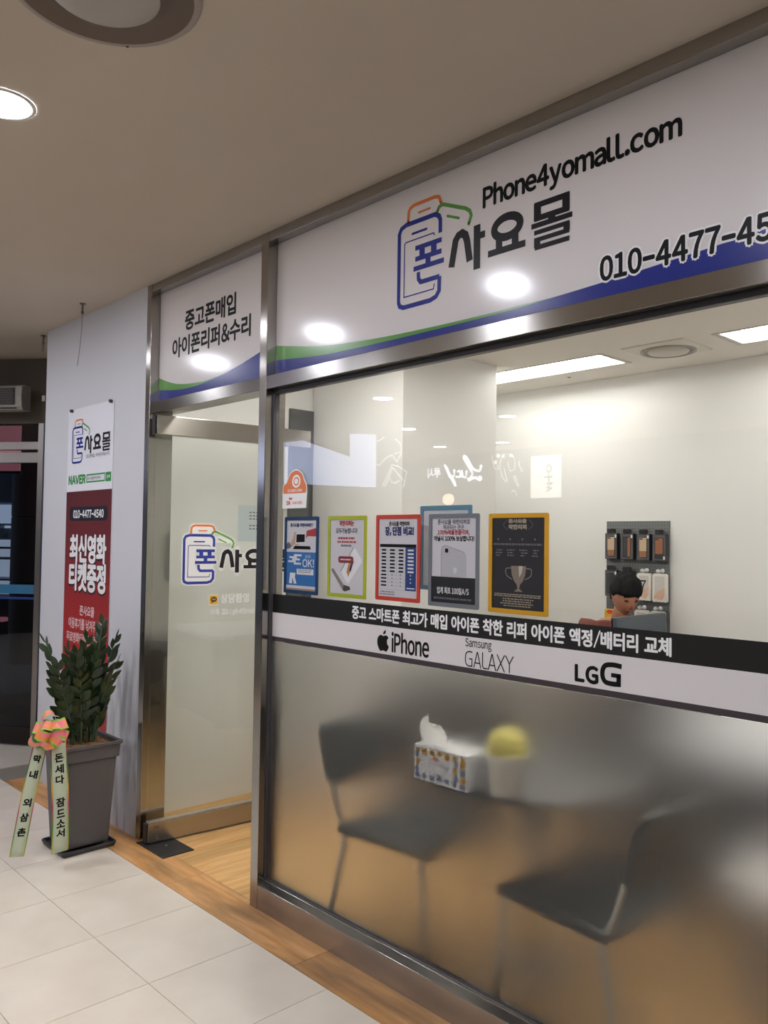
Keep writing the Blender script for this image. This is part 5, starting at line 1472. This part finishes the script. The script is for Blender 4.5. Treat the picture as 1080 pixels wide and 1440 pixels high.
for p in ([(-4.5807, 2.7275), (-4.5584, 2.6229), (-4.526, 2.5287), (-4.4478, 2.5142), (-4.4742, 2.5565)], [(-4.3978, 2.6641), (-4.428, 2.5946), (-4.4164, 2.4718), (-4.3691, 2.3679), (-4.305, 2.3286), (-4.3182, 2.3858), (-4.3578, 2.5093)],
          [(-4.2201, 2.693), (-4.1743, 2.6197), (-4.1807, 2.4997), (-4.2559, 2.4836), (-4.2951, 2.607)], [(-4.0946, 2.6048), (-4.094, 2.5349), (-4.0441, 2.4725), (-4.0687, 2.4638)],
          [(-4.1921, 2.39), (-4.1547, 2.3882), (-4.1038, 2.2563), (-4.1363, 2.2875), (-4.192, 2.38)], [(-4.2277, 2.1807), (-4.1778, 2.1991), (-4.1272, 2.1175)]):
    mb = MB(); stroke(mb, OF, smooth(p, 4), .011, .008); mb.build('drawn_line', GLOW2, t)
for u_, v_ in ((-4.46, 2.70), (-4.37, 2.69), (-4.235, 2.69), (-4.51, 2.61)):
    mb = MB(); disc(mb, OF, u_, v_, .024, .024, .009, 14); mb.build('drawn_dot', GLOW, t)
t = empty('lit_sign_box', (-3.64, -7.018, 2.08), 'small white lit sign box with brush strokes, mirrored in the window', 'sign')
panel('light_face', OF, -3.866, 2.085, -3.412, 2.645, .05, M('sign_glow', '#ffffff', .5, emit=('#fffaf0', 4.0)), t)
mb = MB()
for p in ([(-3.5915, 2.5161), (-3.5406, 2.494), (-3.5402, 2.4363), (-3.5862, 2.429), (-3.6098, 2.4785), (-3.5915, 2.5161)], [(-3.6484, 2.3548), (-3.5213, 2.3585)], [(-3.5792, 2.4094), (-3.5668, 2.2933)], [(-3.6012, 2.2658), (-3.5207, 2.2721), (-3.5893, 2.2172), (-3.5316, 2.2054), (-3.6005, 2.1694)]):
    stroke(mb, OF, smooth(p, 4), .024, .053)
mb.build('brush_strokes', M('brush_grey', '#6e6a62', .6), t)
t = empty('wall_lamp', (-5.30, -7.0, 2.05), 'round glowing globe lamp below the script sign', 'lamp')
MB().ball((-5.30, -6.90, 2.10), .085, 20, 14).build('globe', M('globe_glow', '#ffffff', .5, emit=('#ffe2b8', 7)), t)
MB().tube([(-5.30, -7.015, 2.24), (-5.30, -6.90, 2.24), (-5.30, -6.90, 2.186)], .008, 8).build('arm', DARKSTEEL, t)
t = empty('lit_wall_panel', (-5.1, -4.4, 2.1), 'bluish white lit panel hanging in the hall, mirrored at the left of the window', 'light panel')
PNL = Frame((0, -4.42, 0), (1, 0, 0), (0, 0, 1), (0, 1, 0))
pts = [(-5.9777, 2.765), (-5.5137, 2.7594), (-4.6293, 2.4923), (-4.6357, 2.765), (-4.2157, 2.7238), (-4.2035, 2.1074), (-5.9575, 2.2205)]
mb = MB(); k = len(pts)
mb.add([PNL(a, b, .02) for a, b in pts] + [PNL(a, b, -.02) for a, b in pts], [(0, 1, 6), (1, 2, 6), (2, 5, 6), (2, 3, 5), (3, 4, 5), (6 + k, 1 + k, k), (6 + k, 2 + k, 1 + k), (6 + k, 5 + k, 2 + k), (5 + k, 3 + k, 2 + k), (5 + k, 4 + k, 3 + k)] + [(i, k + i, k + (i + 1) % k, (i + 1) % k) for i in range(k)])
mb.build('glowing_face', M('panel_glow', '#ffffff', .5, emit=('#c9d6ff', 4.5)), t)
mb = MB(); stroke(mb, PNL, [(-5.52, 2.765), (-4.628, 2.497)], .02, .024); mb.build('orange_edge', M('edge_orange', '#b5714a', .5), t)
t = empty('glass_screen', (-3.85, -4.42, 0), 'clear glass screen with white line drawings, mirrored beside the lit panel', 'glass screen')
box('glass_sheet', (-4.19, -3.45, -4.430, -4.424, .02, Z - .001), GLASS, t)
box('floor_channel', (-4.19, -3.45, -4.440, -4.414, .001, .0195), STEELH, t)
SF2 = Frame((0, -4.4235, 0), (1, 0, 0), (0, 0, 1), (0, 1, 0))
for p in ([(-4.18, 2.38), (-4.138, 2.357), (-4.017, 2.442), (-3.919, 2.466), (-3.842, 2.378), (-3.769, 2.478), (-3.782, 2.583), (-3.868, 2.643)], [(-4.18, 2.642), (-4.133, 2.649), (-4.055, 2.681)],
          [(-4.078, 2.11), (-3.917, 2.352), (-3.82, 2.332), (-3.681, 2.257), (-3.731, 2.089)], [(-4.033, 2.108), (-3.906, 2.322), (-3.732, 2.163)], [(-3.947, 2.203), (-3.925, 2.157), (-3.859, 2.139), (-3.806, 2.167)], [(-3.876, 2.478), (-3.801, 2.488)]):
    mb = MB(); stroke(mb, SF2, p, .012, .0006); mb.build('drawn_line', GLOW2, t)
